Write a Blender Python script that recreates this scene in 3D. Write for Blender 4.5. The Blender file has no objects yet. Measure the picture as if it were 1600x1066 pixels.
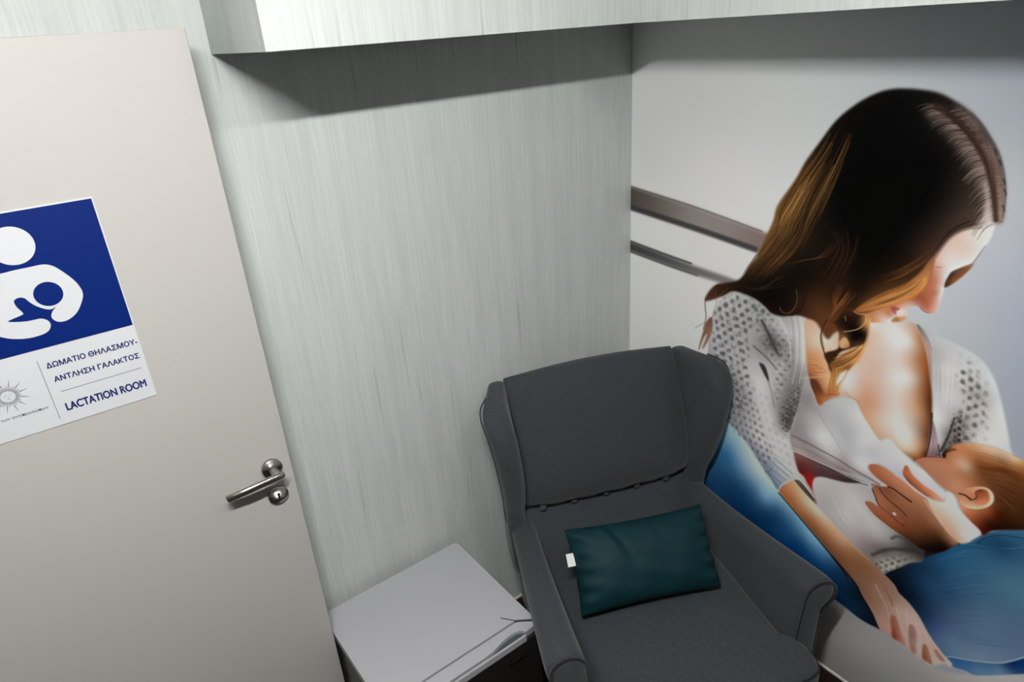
import bpy, bmesh, math, random
import numpy as np
from mathutils import Vector, Matrix

# ---------------------------------------------------------------- camera, light, exposure
S = bpy.context.scene
C = S.collection
cam_d = bpy.data.cameras.new('camera')
cam_d.sensor_width = 36.0
cam_d.lens = 23.78
cam_d.clip_start = 0.02
cam = bpy.data.objects.new('camera', cam_d)
C.objects.link(cam)
RIGHT = Vector((0.7985, -0.5986, -0.0646))
DOWN = Vector((-0.3009, -0.3039, -0.9039))
FWD = Vector((0.5214, 0.7412, -0.4228))
cam.matrix_world = Matrix((
    (RIGHT.x, -DOWN.x, -FWD.x, -1.7604),
    (RIGHT.y, -DOWN.y, -FWD.y, -1.70),
    (RIGHT.z, -DOWN.z, -FWD.z, 2.10),
    (0, 0, 0, 1)))
S.camera = cam
S.view_settings.view_transform = 'Standard'
S.view_settings.look = 'None'
S.view_settings.gamma = 1.0
S.view_settings.use_curve_mapping = False
S.view_settings.exposure = 0.25

w = bpy.data.worlds.new('world')
S.world = w
w.use_nodes = True
w.node_tree.nodes['Background'].inputs[0].default_value = (0.6, 0.65, 0.7, 1)
w.node_tree.nodes['Background'].inputs[1].default_value = 0.0

CEIL = 2.62
TUBE_X0, TUBE_X1, TUBE_Y = -2.06, -1.54, -1.50   # batten lamps, out of frame overhead
TUBE_POWER = 510.0
TUBE2_X0, TUBE2_X1, TUBE2_POWER = -1.0, -0.70, 110.0
random.seed(7)

# ---------------------------------------------------------------- helpers
def srgb(r, g, b):
    f = lambda c: ((c / 255) / 12.92) if c / 255 <= 0.04045 else (((c / 255) + 0.055) / 1.055) ** 2.4
    return (f(r), f(g), f(b), 1.0)

def new_mat(name, col, rough=0.6, metal=0.0, spec=0.5):
    m = bpy.data.materials.new(name)
    m.use_nodes = True
    b = m.node_tree.nodes['Principled BSDF']
    b.inputs['Base Color'].default_value = col
    b.inputs['Roughness'].default_value = rough
    b.inputs['Metallic'].default_value = metal
    b.inputs['Specular IOR Level'].default_value = spec
    return m

def node(m, kind, **kw):
    n = m.node_tree.nodes.new(kind)
    for k, v in kw.items():
        setattr(n, k, v)
    return n

def link(m, a, b):
    m.node_tree.links.new(a, b)

def noise(m, scale, detail=3.0, vec=None, mapping=(1, 1, 1), rough=0.5):
    tc = node(m, 'ShaderNodeTexCoord')
    mp = node(m, 'ShaderNodeMapping')
    mp.inputs['Scale'].default_value = mapping
    link(m, vec if vec else tc.outputs['Object'], mp.inputs['Vector'])
    nz = node(m, 'ShaderNodeTexNoise')
    nz.inputs['Scale'].default_value = scale
    nz.inputs['Detail'].default_value = detail
    nz.inputs['Roughness'].default_value = rough
    link(m, mp.outputs[0], nz.inputs['Vector'])
    return nz.outputs['Fac']

def ramp(m, fac, stops):
    r = node(m, 'ShaderNodeValToRGB')
    e = r.color_ramp.elements
    e[0].position, e[0].color = stops[0]
    e[1].position, e[1].color = stops[-1]
    for p, c in stops[1:-1]:
        x = e.new(p); x.color = c
    link(m, fac, r.inputs['Fac'])
    return r.outputs['Color']

def bump(m, fac, strength, dist=0.001):
    b = node(m, 'ShaderNodeBump')
    b.inputs['Strength'].default_value = strength
    b.inputs['Distance'].default_value = dist
    link(m, fac, b.inputs['Height'])
    link(m, b.outputs[0], m.node_tree.nodes['Principled BSDF'].inputs['Normal'])

def fabric(name, col, amp=0.25, scale=420, rough=0.9, sheen=0.15):
    m = new_mat(name, col, rough, 0, 0.2)
    b = m.node_tree.nodes['Principled BSDF']
    f1 = noise(m, scale, 2.0, mapping=(1, 1, 0.35))
    f2 = noise(m, scale, 2.0, mapping=(0.35, 0.35, 1.6))
    ad = node(m, 'ShaderNodeMath', operation='ADD')
    link(m, f1, ad.inputs[0]); link(m, f2, ad.inputs[1])
    hf = node(m, 'ShaderNodeMath', operation='MULTIPLY')
    hf.inputs[1].default_value = 0.5
    link(m, ad.outputs[0], hf.inputs[0])
    lo = tuple(c * (1 - amp) for c in col[:3]) + (1,)
    hi = tuple(c * (1 + amp) for c in col[:3]) + (1,)
    link(m, ramp(m, hf.outputs[0], [(0.3, lo), (0.7, hi)]), b.inputs['Base Color'])
    b.inputs['Sheen Weight'].default_value = sheen
    b.inputs['Sheen Roughness'].default_value = 0.5
    bump(m, hf.outputs[0], 0.35, 0.0012)
    return m

def wallpaper(name):
    m = new_mat(name, srgb(205, 210, 206), 0.7, 0, 0.25)
    tc = node(m, 'ShaderNodeTexCoord')
    sp = node(m, 'ShaderNodeSeparateXYZ')
    link(m, tc.outputs['Object'], sp.inputs[0])
    ad = node(m, 'ShaderNodeMath', operation='SUBTRACT')
    link(m, sp.outputs[0], ad.inputs[0]); link(m, sp.outputs[1], ad.inputs[1])
    cb = node(m, 'ShaderNodeCombineXYZ')
    link(m, ad.outputs[0], cb.inputs[0]); link(m, sp.outputs[2], cb.inputs[2])
    fine = noise(m, 1.0, 3.0, cb.outputs[0], (190, 1, 5.0), 0.6)
    broad = noise(m, 1.0, 3.0, cb.outputs[0], (22, 1, 1.3), 0.6)
    drip = noise(m, 1.0, 2.0, cb.outputs[0], (48, 1, 2.2), 0.45)
    c1 = ramp(m, fine, [(0.25, WP_LO), (0.75, WP_HI)])
    c2 = ramp(m, broad, [(0.3, (0.93, 0.94, 0.935, 1)), (0.62, (1.02, 1.02, 1.02, 1))])
    c3 = ramp(m, drip, [(0.25, (0.78, 0.81, 0.80, 1)), (0.34, (1, 1, 1, 1))])
    mx = node(m, 'ShaderNodeMix', data_type='RGBA', blend_type='MULTIPLY')
    mx.inputs[0].default_value = 1
    link(m, c1, mx.inputs[6]); link(m, c2, mx.inputs[7])
    mx2 = node(m, 'ShaderNodeMix', data_type='RGBA', blend_type='MULTIPLY')
    mx2.inputs[0].default_value = 1
    link(m, mx.outputs[2], mx2.inputs[6]); link(m, c3, mx2.inputs[7])
    link(m, mx2.outputs[2], m.node_tree.nodes['Principled BSDF'].inputs['Base Color'])
    bump(m, fine, 0.25, 0.0006)
    return m

WP_LO = srgb(183, 190, 187)
WP_HI = srgb(201, 206, 204)

def mesh_obj(name, verts, faces, mat, parent=None, smooth=False):
    me = bpy.data.meshes.new(name)
    me.from_pydata([tuple(v) for v in verts], [], faces)
    me.update()
    if smooth:
        me.polygons.foreach_set('use_smooth', [True] * len(me.polygons))
    if mat: me.materials.append(mat)
    o = bpy.data.objects.new(name, me)
    C.objects.link(o)
    if parent: o.parent = parent
    return o

def bm_obj(name, bm, mat, parent=None, smooth=False):
    bmesh.ops.recalc_face_normals(bm, faces=bm.faces)
    me = bpy.data.meshes.new(name)
    bm.to_mesh(me); bm.free()
    if smooth:
        me.polygons.foreach_set('use_smooth', [True] * len(me.polygons))
    if mat: me.materials.append(mat)
    o = bpy.data.objects.new(name, me)
    C.objects.link(o)
    if parent: o.parent = parent
    return o

def box_bm(bm, x0, x1, y0, y1, z0, z1, bev=0.0, seg=3):
    v = [bm.verts.new(p) for p in ((x0, y0, z0), (x1, y0, z0), (x1, y1, z0), (x0, y1, z0),
                                   (x0, y0, z1), (x1, y0, z1), (x1, y1, z1), (x0, y1, z1))]
    fs = [bm.faces.new([v[i] for i in q]) for q in
          ((3, 2, 1, 0), (4, 5, 6, 7), (0, 1, 5, 4), (1, 2, 6, 5), (2, 3, 7, 6), (3, 0, 4, 7))]
    if bev > 0:
        es = list({e for f in fs for e in f.edges})
        bmesh.ops.bevel(bm, geom=es, offset=bev, segments=seg, affect='EDGES', profile=0.5)
    return bm

def box(name, x0, x1, y0, y1, z0, z1, mat, parent=None, bev=0.0, seg=3):
    return bm_obj(name, box_bm(bmesh.new(), x0, x1, y0, y1, z0, z1, bev, seg), mat, parent, False)

def prism(name, pts2, axis, a0, a1, mat, parent=None, bev=0.0):
    """outline pts2 extruded along an axis from a0 to a1"""
    def P(u, v, a):
        return {'x': (a, u, v), 'y': (u, a, v), 'z': (u, v, a)}[axis]
    bm = bmesh.new()
    lo = [bm.verts.new(P(u, v, a0)) for u, v in pts2]
    hi = [bm.verts.new(P(u, v, a1)) for u, v in pts2]
    n = len(pts2)
    f0 = bm.faces.new(lo); f1 = bm.faces.new(hi[::-1])
    for i in range(n):
        bm.faces.new((lo[i], hi[i], hi[(i + 1) % n], lo[(i + 1) % n]))
    if bev > 0:
        es = list(set(f0.edges) | set(f1.edges))
        bmesh.ops.bevel(bm, geom=es, offset=bev, segments=2, affect='EDGES', profile=0.5)
    return bm_obj(name, bm, mat, parent)

def loft(name, rings, mat, parent=None, cap=True, smooth=True, sub=0):
    n = len(rings[0]); v = []; f = []
    for r in rings: v += [tuple(p) for p in r]
    for i in range(len(rings) - 1):
        for j in range(n):
            k = (j + 1) % n
            f.append((i * n + j, i * n + k, (i + 1) * n + k, (i + 1) * n + j))
    if cap:
        for base, flip in ((0, True), ((len(rings) - 1) * n, False)):
            c = np.mean(np.array(v[base:base + n]), 0); v.append(tuple(c)); ci = len(v) - 1
            for j in range(n):
                k = (j + 1) % n
                f.append((base + k, base + j, ci) if flip else (base + j, base + k, ci))
    bm = bmesh.new()
    bv = [bm.verts.new(p) for p in v]
    for q in f: bm.faces.new([bv[i] for i in q])
    o = bm_obj(name, bm, mat, parent, smooth)
    if sub:
        s = o.modifiers.new('smooth', 'SUBSURF'); s.levels = sub; s.render_levels = sub
    return o

def tube(name, pts, rad, mat, parent=None, n=10, sx=1.0):
    """tube along pts; rad a number or a list"""
    pts = [Vector(p) for p in pts]; rings = []
    up = Vector((0, 0, 1)); prev = None
    for i, p in enumerate(pts):
        t = (pts[min(i + 1, len(pts) - 1)] - pts[max(i - 1, 0)]).normalized()
        if prev is None:
            a = t.cross(up if abs(t.z) < 0.95 else Vector((1, 0, 0))).normalized()
        else:
            a = (prev - t * prev.dot(t)).normalized()
        prev = a; b = t.cross(a)
        r = rad[i] if isinstance(rad, (list, tuple)) else rad
        rings.append([p + (a * math.cos(q) * sx + b * math.sin(q)) * r for q in [2 * math.pi * k / n for k in range(n)]])
    return loft(name, rings, mat, parent)

def lathe(name, prof, mat, parent=None, axis='z', origin=(0, 0, 0), n=40, smooth=True):
    """prof: (radius, height) pairs turned round an axis through origin"""
    rings = []
    for r, h in prof:
        ring = []
        for k in range(n):
            q = 2 * math.pi * k / n
            a, b = r * math.cos(q), r * math.sin(q)
            p = {'z': (a, b, h), 'y': (a, h, b), 'x': (h, a, b)}[axis]
            ring.append(Vector(p) + Vector(origin))
        rings.append(ring)
    return loft(name, rings, mat, parent, True, smooth)

def spline(pts, per=8, closed=False):
    """Catmull-Rom through pts (any dimension)"""
    P = [np.array(p, float) for p in pts]; n = len(P); out = []
    rng = range(n) if closed else range(n - 1)
    for i in rng:
        if closed: a, b, c, d = P[i - 1], P[i], P[(i + 1) % n], P[(i + 2) % n]
        else: a, b, c, d = P[max(i - 1, 0)], P[i], P[i + 1], P[min(i + 2, n - 1)]
        for k in range(per):
            t = k / per
            out.append(0.5 * (2 * b + (c - a) * t + (2 * a - 5 * b + 4 * c - d) * t * t + (3 * b - a - 3 * c + d) * t ** 3))
    if not closed: out.append(P[-1])
    return out

def interp(tab, x):
    xs = [t[0] for t in tab]
    return float(np.interp(x, xs, [t[1] for t in tab]))

def empty(name, loc, rz=0.0):
    o = bpy.data.objects.new(name, None)
    o.location = loc; o.rotation_euler = (0, 0, rz)
    C.objects.link(o)
    return o

def tag(o, label=None, cat=None, group=None, kind=None):
    if label: o['label'] = label
    if cat: o['category'] = cat
    if group: o['group'] = group
    if kind: o['kind'] = kind
    return o

def text_obj(name, body, size, mat, parent, loc, bold=0.0, align='LEFT', xs=1.0, fit=None):
    """flat lettering facing -y, turned into a mesh; fit = width in metres"""
    cu = bpy.data.curves.new(name, 'FONT')
    cu.body = body; cu.size = size; cu.extrude = 0.0002; cu.align_x = align
    tmp = bpy.data.objects.new(name, cu); C.objects.link(tmp)
    bpy.context.view_layer.update()
    dg = bpy.context.evaluated_depsgraph_get()
    me = bpy.data.meshes.new_from_object(tmp.evaluated_get(dg))
    bpy.data.objects.remove(tmp)
    co = np.empty(len(me.vertices) * 3); me.vertices.foreach_get('co', co); co = co.reshape(-1, 3)
    k = (fit / (co[:, 0].max() - co[:, 0].min())) if fit else xs
    x0 = co[:, 0].min() if fit else 0.0
    out = np.stack([(co[:, 0] - x0) * k + loc[0], loc[1] - co[:, 2], co[:, 1] + loc[2]], 1)
    me.vertices.foreach_set('co', out.ravel()); me.update()
    bm = bmesh.new()                                     # heavier weight: the same outline laid down a few times
    for k, (dx, dz) in enumerate(((0, 0), (bold, 0), (-bold, 0), (0, bold), (0, -bold)) if bold else ((0, 0),)):
        n0 = len(bm.verts); bm.from_mesh(me); bm.verts.ensure_lookup_table()
        bmesh.ops.translate(bm, verts=bm.verts[n0:], vec=(dx, -0.00003 * k, dz))
    bm.to_mesh(me); bm.free()
    me.materials.clear(); me.materials.append(mat)
    o = bpy.data.objects.new(name, me); C.objects.link(o); o.parent = parent
    return o

# ---------------------------------------------------------------- materials
M_paper = wallpaper('streaked wallpaper')
M_white = new_mat('white paint', srgb(232, 232, 228), 0.6, 0, 0.3)
M_ceil = new_mat('ceiling paint', srgb(95, 93, 88), 0.8, 0, 0.2)  # ceiling colour darkened to cut the light it bounces into the room
M_plain = new_mat('grey wall paint', srgb(62, 59, 53), 0.8, 0, 0.2)
M_door = new_mat('door laminate', srgb(180, 178, 175), 0.5, 0, 0.35)
M_steel = new_mat('brushed steel', srgb(178, 174, 168), 0.28, 1.0)
M_black = new_mat('black void', (0.004, 0.004, 0.004, 1), 0.9)
M_fabric = fabric('charcoal woven fabric', srgb(56, 61, 65), 0.30)
M_piping = fabric('dark piping', srgb(26, 28, 31), 0.2)
M_teal = fabric('teal velvet', srgb(5, 44, 50), 0.12, 600, 0.65, 0.0)
M_tag = new_mat('white care tag', srgb(225, 228, 228), 0.7)
M_wood = new_mat('brown stained wood', srgb(70, 38, 22), 0.4)
M_ftop = new_mat('light grey plastic', srgb(172, 173, 178), 0.45, 0, 0.4)
M_fline = new_mat('dark plastic gap', srgb(70, 74, 78), 0.6)
M_fbody = new_mat('dark grey metal', srgb(78, 74, 70), 0.4, 0.2)
M_fdoor = new_mat('black door skin', srgb(34, 32, 31), 0.45, 0, 0.3)
M_print = new_mat('black print', srgb(6, 6, 6), 0.5)
M_rubber = new_mat('black rubber', srgb(14, 14, 14), 0.8)
M_blue = new_mat('blue print', srgb(2, 32, 104), 0.35, 0, 0.4)
M_signw = new_mat('white sign plastic', srgb(203, 206, 210), 0.4, 0, 0.4)
M_navy = new_mat('navy print', srgb(16, 34, 96), 0.5)
M_grey = new_mat('grey print', srgb(96, 96, 100), 0.5)
M_floor = new_mat('dark maroon floor', srgb(52, 24, 22), 0.5, 0, 0.3)
_f = noise(M_floor, 60, 4)
link(M_floor, ramp(M_floor, _f, [(0.3, srgb(20, 9, 8)), (0.7, srgb(34, 14, 12))]),
     M_floor.node_tree.nodes['Principled BSDF'].inputs['Base Color'])

# ---------------------------------------------------------------- the room
XL, YB = -2.32, -2.75          # left wall and the wall behind the camera
def struct(o, label=None):
    o['kind'] = 'structure'
    if label: o['label'] = label
    return o
struct(box('floor', XL - 1.0, 0.12, YB - 0.1, 0.12, -0.06, 0.0, M_floor), 'dark maroon floor of the small room')
struct(box('ceiling', XL - 0.1, 0.12, YB - 0.1, 0.12, CEIL, CEIL + 0.06, M_ceil), 'dark grey ceiling')
struct(box('wall_back', XL - 0.1, 0.0, 0.0, 0.12, 0.0, CEIL, M_paper), 'pale grey-green streaked wallpaper wall behind the armchair and fridge')
struct(box('wall_right', 0.0015, 0.12, YB - 0.1, 0.0, 0.0, CEIL, M_paper), 'wall carrying the photo mural')
struct(box('wall_front', XL - 0.1, 0.0, YB - 0.1, YB, 0.0, CEIL, M_plain))
DY0, DY1, DH = -1.06, -0.165, 2.15   # doorway in the left wall
bm = bmesh.new()
box_bm(bm, XL - 0.1, XL, YB, DY0, 0.0, CEIL)
box_bm(bm, XL - 0.1, XL, DY1, 0.0, 0.0, CEIL)
box_bm(bm, XL - 0.1, XL, DY0, DY1, DH, CEIL)
struct(bm_obj('wall_left', bm, M_plain))
bm = bmesh.new()
box_bm(bm, XL - 1.0, XL - 0.94, DY0 - 0.4, DY1 + 0.4, 0.0, CEIL)
struct(bm_obj('wall_corridor', bm, M_plain))
bm = bmesh.new()
box_bm(bm, XL - 0.1, XL + 0.006, DY0, DY0 + 0.035, 0.0, DH, 0.004)
box_bm(bm, XL - 0.1, XL + 0.006, DY1 - 0.012, DY1, 0.0, DH, 0.004)
box_bm(bm, XL - 0.1, XL + 0.006, DY0, DY1, DH - 0.03, DH, 0.004)
struct(bm_obj('trim_2', bm, M_white), 'white door lining')
# boxed soffit, L-shaped, hung from the ceiling along both walls
SD, SZ, SX = 0.366, 2.084, -1.32
struct(prism('trim_1', [(SX, -0.0005), (SX, -SD), (-0.375, -SD), (-0.375, YB + 0.001), (-0.0005, YB + 0.001), (-0.0005, -0.0005)],
             'z', SZ, CEIL - 0.0005, M_paper), 'boxed soffit under the ceiling covered in pale streaked wallpaper')
# thin pale strips where the wall coverings end above the floor
struct(box('baseboard_back', -1.32, -0.0005, -0.004, 0.0, 0.0, 0.010, M_white, None, 0.001))
struct(box('baseboard_right', -0.005, -0.0005, YB, -0.005, 0.0, 0.010, M_white, None, 0.001))
# wallpaper seam: a slightly proud strip edge
# two ceiling batten lamps in one row
def lamp_material(name, power):
    m = bpy.data.materials.new(name); m.use_nodes = True
    nt = m.node_tree; nt.nodes.clear()
    em = nt.nodes.new('ShaderNodeEmission'); em.inputs[0].default_value = (1.0, 0.985, 0.955, 1); em.inputs[1].default_value = power
    ou = nt.nodes.new('ShaderNodeOutputMaterial'); nt.links.new(em.outputs[0], ou.inputs[0])
    return m
def batten(x0, x1, power, label):
    lamp = empty('ceiling_light', ((x0 + x1) / 2, TUBE_Y, CEIL))
    tag(lamp, label, 'lamp')
    hw = (x1 - x0) / 2
    box('housing', -hw - 0.03, hw + 0.03, -0.028, 0.028, -0.030, -0.0005, M_white, lamp, 0.004)
    box('diffuser', -hw, hw, -0.022, 0.022, -0.052, -0.0302, lamp_material('lamp diffuser', power), lamp, 0.006)
batten(TUBE_X0, TUBE_X1, TUBE_POWER, 'longer slim white batten lamp on the ceiling, nearer the door')
batten(TUBE2_X0, TUBE2_X1, TUBE2_POWER, 'shorter slim white batten lamp on the ceiling, nearer the photo mural')

# ---------------------------------------------------------------- open door leaf, standing just off the wallpaper wall
DX = -1.397; DF = -0.15
door = struct(box('door_1', XL + 0.01, DX, DF, DF + 0.04, 0.008, 2.137, M_door, None, 0.0015, 1),
              'white door leaf with a steel lever, swung open against the wallpaper wall')
hz, hx = 1.117, -1.448
hd = lathe('door_handle', [(0.0262, -0.0005), (0.0262, -0.007), (0.0245, -0.0095), (0.0120, -0.0100), (0.0105, -0.014), (0.0100, -0.045), (0.0098, -0.05)],
           M_steel, door, 'y', (hx, DF, hz))
LY = DF - 0.056
lev = [(hx + 0.011, LY + 0.004, hz + 0.001), (hx + 0.004, LY, hz + 0.002), (hx - 0.02, LY - 0.003, hz + 0.003), (hx - 0.05, LY - 0.004, hz + 0.003), (hx - 0.08, LY - 0.002, hz + 0.0005), (hx - 0.105, LY + 0.004, hz - 0.004), (hx - 0.124, LY + 0.011, hz - 0.009)]
tube('lever', spline(lev, 5), [0.0105] * 12 + [0.0098] * 19, M_steel, hd, 14, 0.72)
es = lathe('keyhole_plate', [(0.0262, -0.0005), (0.0262, -0.007), (0.0245, -0.0095), (0.0, -0.0098)], M_steel, door, 'y', (hx - 0.001, DF, 1.034))
bm = bmesh.new()
kh = [(0.0045 * math.cos(t), 0.0045 * math.sin(t) + 0.004) for t in [math.radians(a) for a in range(-50, 231, 20)]] + [(-0.0025, -0.010), (0.0025, -0.010)]
prism('keyhole', [(hx - 0.001 + a, 1.034 + b) for a, b in kh], 'y', DF - 0.0102, DF - 0.0090, M_black, es)
box('latch_plate', DX - 0.0005, DX + 0.0008, DF + 0.008, DF + 0.03, 1.02, 1.24, M_steel, door)
for zz in (0.25, 1.05, 1.85):
    lathe('hinge', [(0.007, zz - 0.05), (0.007, zz + 0.05)], M_steel, door, 'z', (XL + 0.008, DF + 0.045 - 0.02, 0), 14)

# ---------------------------------------------------------------- sign on the door
K = 0.981 / 1000.0                       # artwork in millimetres from the sign's lower right corner
SGX, SGZ = -1.6423, 1.4085
SY = DF - 0.0001
def UV(pts): return [(SGX + u * K, SGZ + v * K) for u, v in pts]
sign = empty('door_sign', (0, 0, 0))
tag(sign, 'blue and white nursing pictogram sign on the open white door', 'sign')
prism('panel', UV([(-320, 0), (0, 0), (0, 451), (-320, 451)]), 'y', SY - 0.0022, SY, M_signw, sign, 0.0004)
prism('blue_field', UV([(-317, 174), (-2.5, 174), (-2.5, 448), (-317, 448)]), 'y', SY - 0.0026, SY - 0.0021, M_blue, sign)
fig = prism('mother_figure', UV(spline([(-252, 339), (-189, 339), (-166, 340), (-139, 340), (-120, 340), (-108, 336), (-97, 326), (-80, 301), (-72, 281), (-71, 264), (-79, 247), (-92, 230), (-109, 220), (-124, 219), (-133, 225), (-136, 234), (-131, 244), (-123, 251), (-132, 249), (-142, 253), (-154, 263), (-162, 274), (-166, 282), (-173, 286), (-181, 285), (-185, 280), (-184, 269), (-178, 254), (-183, 251), (-205, 246), (-200, 242), (-180, 237), (-164, 236), (-153, 235), (-144, 228), (-142, 218), (-148, 208), (-160, 203), (-180, 202), (-198, 205), (-214, 211), (-227, 219), (-246, 234), (-254, 258), (-256, 290), (-262, 322)], 5, True)),
            'y', SY - 0.0030, SY - 0.0025, M_signw, sign)
lathe('mother_head', [(0.0370 * 0.981, -0.0025), (0.0370 * 0.981, -0.0030)], M_signw, sign, 'y', (SGX - 155 * K, SY, SGZ + 386 * K), 48, False)
lathe('baby_head', [(0.0248 * 0.981, -0.0029), (0.0248 * 0.981, -0.0034)], M_blue, sign, 'y', (SGX - 127 * K, SY, SGZ + 280.5 * K), 48, False)
LYY = SY - 0.0024
text_obj('lettering', 'ΔΩΜΑΤΙΟ ΘΗΛΑΣΜΟΥ-', 0.0155, M_navy, sign, (SGX - 175 * K, LYY, SGZ + 130 * K), 0.0005, fit=170 * K)
text_obj('lettering', 'ΑΝΤΛΗΣΗ ΓΑΛΑKΤΟΣ', 0.0155, M_navy, sign, (SGX - 171 * K, LYY, SGZ + 97.5 * K), 0.0005, fit=161 * K)
text_obj('lettering', 'LACTATION ROOM', 0.0240, M_navy, sign, (SGX - 169 * K, LYY, SGZ + 28.5 * K), 0.00075, fit=155 * K)
text_obj('small_lettering', 'βουλή των αντιπροσώπων', 0.0075, M_grey, sign, (SGX - 310 * K, LYY, SGZ + 46 * K), 0.0001, fit=112 * K)
prism('rule', UV([(-187.3, 14), (-186.2, 14), (-186.2, 151), (-187.3, 151)]), 'y', LYY - 0.0004, LYY + 0.0003, M_grey, sign)
prism('rule', UV([(-168, 73.1), (-12, 73.1), (-12, 74.0), (-168, 74.0)]), 'y', LYY - 0.0004, LYY + 0.0003, M_grey, sign)
# sun emblem: ring of short bars, long thin rays, a plain face
EX, EZ = -254.0, 95.0
bm = bmesh.new()
def ray_quad(a, r0, r1, wd0, wd1):
    ca, sa = math.cos(a), math.sin(a)
    q = [(EX + r0 * ca - wd0 * sa, EZ + r0 * sa + wd0 * ca), (EX + r0 * ca + wd0 * sa, EZ + r0 * sa - wd0 * ca),
         (EX + r1 * ca + wd1 * sa, EZ + r1 * sa - wd1 * ca), (EX + r1 * ca - wd1 * sa, EZ + r1 * sa + wd1 * ca)]
    q = UV(q)
    lo = [bm.verts.new((x, LYY + 0.0003, z)) for x, z in q]; hi = [bm.verts.new((x, LYY - 0.0003, z)) for x, z in q]
    bm.faces.new(hi); bm.faces.new(lo[::-1])
    for i in range(4): bm.faces.new((lo[i], lo[(i + 1) % 4], hi[(i + 1) % 4], hi[i]))
for k in range(36):
    a = 2 * math.pi * k / 36
    ray_quad(a, 14, 21 + (k % 3), 0.75, 0.35)
for k in range(12):
    ray_quad(2 * math.pi * (k + 0.35) / 12, 22, 36, 0.8, 0.15)
for k in range(28):                                              # face outline
    a = 2 * math.pi * k / 28
    ray_quad(a, 12.6, 13.4, 1.5, 1.5)
for dx, dz, L, t in ((-4.5, 3, 3.4, 0.45), (4.5, 3, 3.4, 0.45), (0, -1, 1.8, 0.5), (0, -5.2, 4.6, 0.5)):
    a = 0.0
    for sgn in (-1, 1):
        q = UV([(EX + dx, EZ + dz - t), (EX + dx + sgn * L * 0.6, EZ + dz - t * 0.5), (EX + dx + sgn * L * 0.6, EZ + dz + t * 0.5), (EX + dx, EZ + dz + t)])
        lo = [bm.verts.new((x, LYY - 0.0003, z)) for x, z in q]
        bm.faces.new(lo)
bm_obj('sun_emblem', bm, M_grey, sign)

# ---------------------------------------------------------------- small fridge
FX0, FX1, FB, FF, FZ = -1.390, -0.890, -0.036, -0.510, 0.470
fr = empty('mini_fridge', ((FX0 + FX1) / 2, (FB + FF) / 2, 0))
tag(fr, 'small fridge with pale grey top and black door between door and armchair', 'fridge')
cx0, cy0 = (FX0 + FX1) / 2, (FB + FF) / 2
hw_, fb_, ff_ = (FX1 - FX0) / 2, FB - cy0, FF - cy0
GAP = -0.448 - cy0
box('body', -hw_ + 0.004, hw_ - 0.004, GAP + 0.004, fb_, 0.022, FZ - 0.024, M_fbody, fr, 0.006)
def rounded(x0, x1, y0, y1, r, k=6):
    out = []
    for cx, cy, a0 in ((x1 - r, y1 - r, 0), (x0 + r, y1 - r, 90), (x0 + r, y0 + r, 180), (x1 - r, y0 + r, 270)):
        for i in range(k + 1):
            a = math.radians(a0 + 90 * i / k); out.append((cx + r * math.cos(a), cy + r * math.sin(a)))
    return out
top = prism('top_panel', rounded(-hw_, hw_, GAP + 0.0015, fb_, 0.012), 'z', FZ - 0.024, FZ, M_ftop, fr, 0.003)
# door: black skin, pale cap with a grip recess along the front edge
box('door', -hw_, hw_, ff_ + 0.004, GAP - 0.004, 0.03, FZ - 0.026, M_fdoor, fr, 0.006)
capo = [( -hw_ + 0.004, GAP - 0.0035), (hw_ - 0.052, GAP - 0.0035), (hw_ - 0.040, GAP - 0.012), (hw_ - 0.006, GAP - 0.036), (hw_, GAP - 0.044), (hw_ - 0.004, ff_ + 0.016), (hw_ - 0.052, ff_ + 0.010)]
rec = [(hw_ - 0.055, ff_ + 0.020), (hw_ - 0.062, ff_ + 0.027), (hw_ - 0.075, ff_ + 0.031), (hw_ - 0.10, ff_ + 0.030), (hw_ - 0.13, ff_ + 0.026), (hw_ - 0.15, ff_ + 0.020), (hw_ - 0.17, ff_ + 0.0155), (hw_ - 0.20, ff_ + 0.0135), (-hw_ + 0.03, ff_ + 0.0135), (-hw_ + 0.004, ff_ + 0.0135)]
prism('door_cap', capo + rec, 'z', FZ - 0.026, FZ - 0.001, M_ftop, fr, 0.0022)
prism('grip_recess', [(-hw_ + 0.005, ff_ + 0.002), (hw_ - 0.052, ff_ + 0.002), (hw_ - 0.052, ff_ + 0.032), (-hw_ + 0.005, ff_ + 0.032)], 'z', FZ - 0.0262, FZ - 0.014, M_fline, fr)
box('grip_lip', -hw_ + 0.004, hw_ - 0.056, ff_, ff_ + 0.0065, FZ - 0.027, FZ - 0.002, M_ftop, fr, 0.0022)
prism('hinge_gap', [(hw_ - 0.002, GAP + 0.050), (hw_ - 0.080, GAP + 0.0368), (hw_ - 0.0545, GAP + 0.002), (hw_ - 0.010, GAP - 0.0295), (hw_ - 0.0015, GAP - 0.031), (hw_ + 0.0008, GAP - 0.021)],
      'z', FZ - 0.011, FZ + 0.0006, M_fline, fr)
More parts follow.
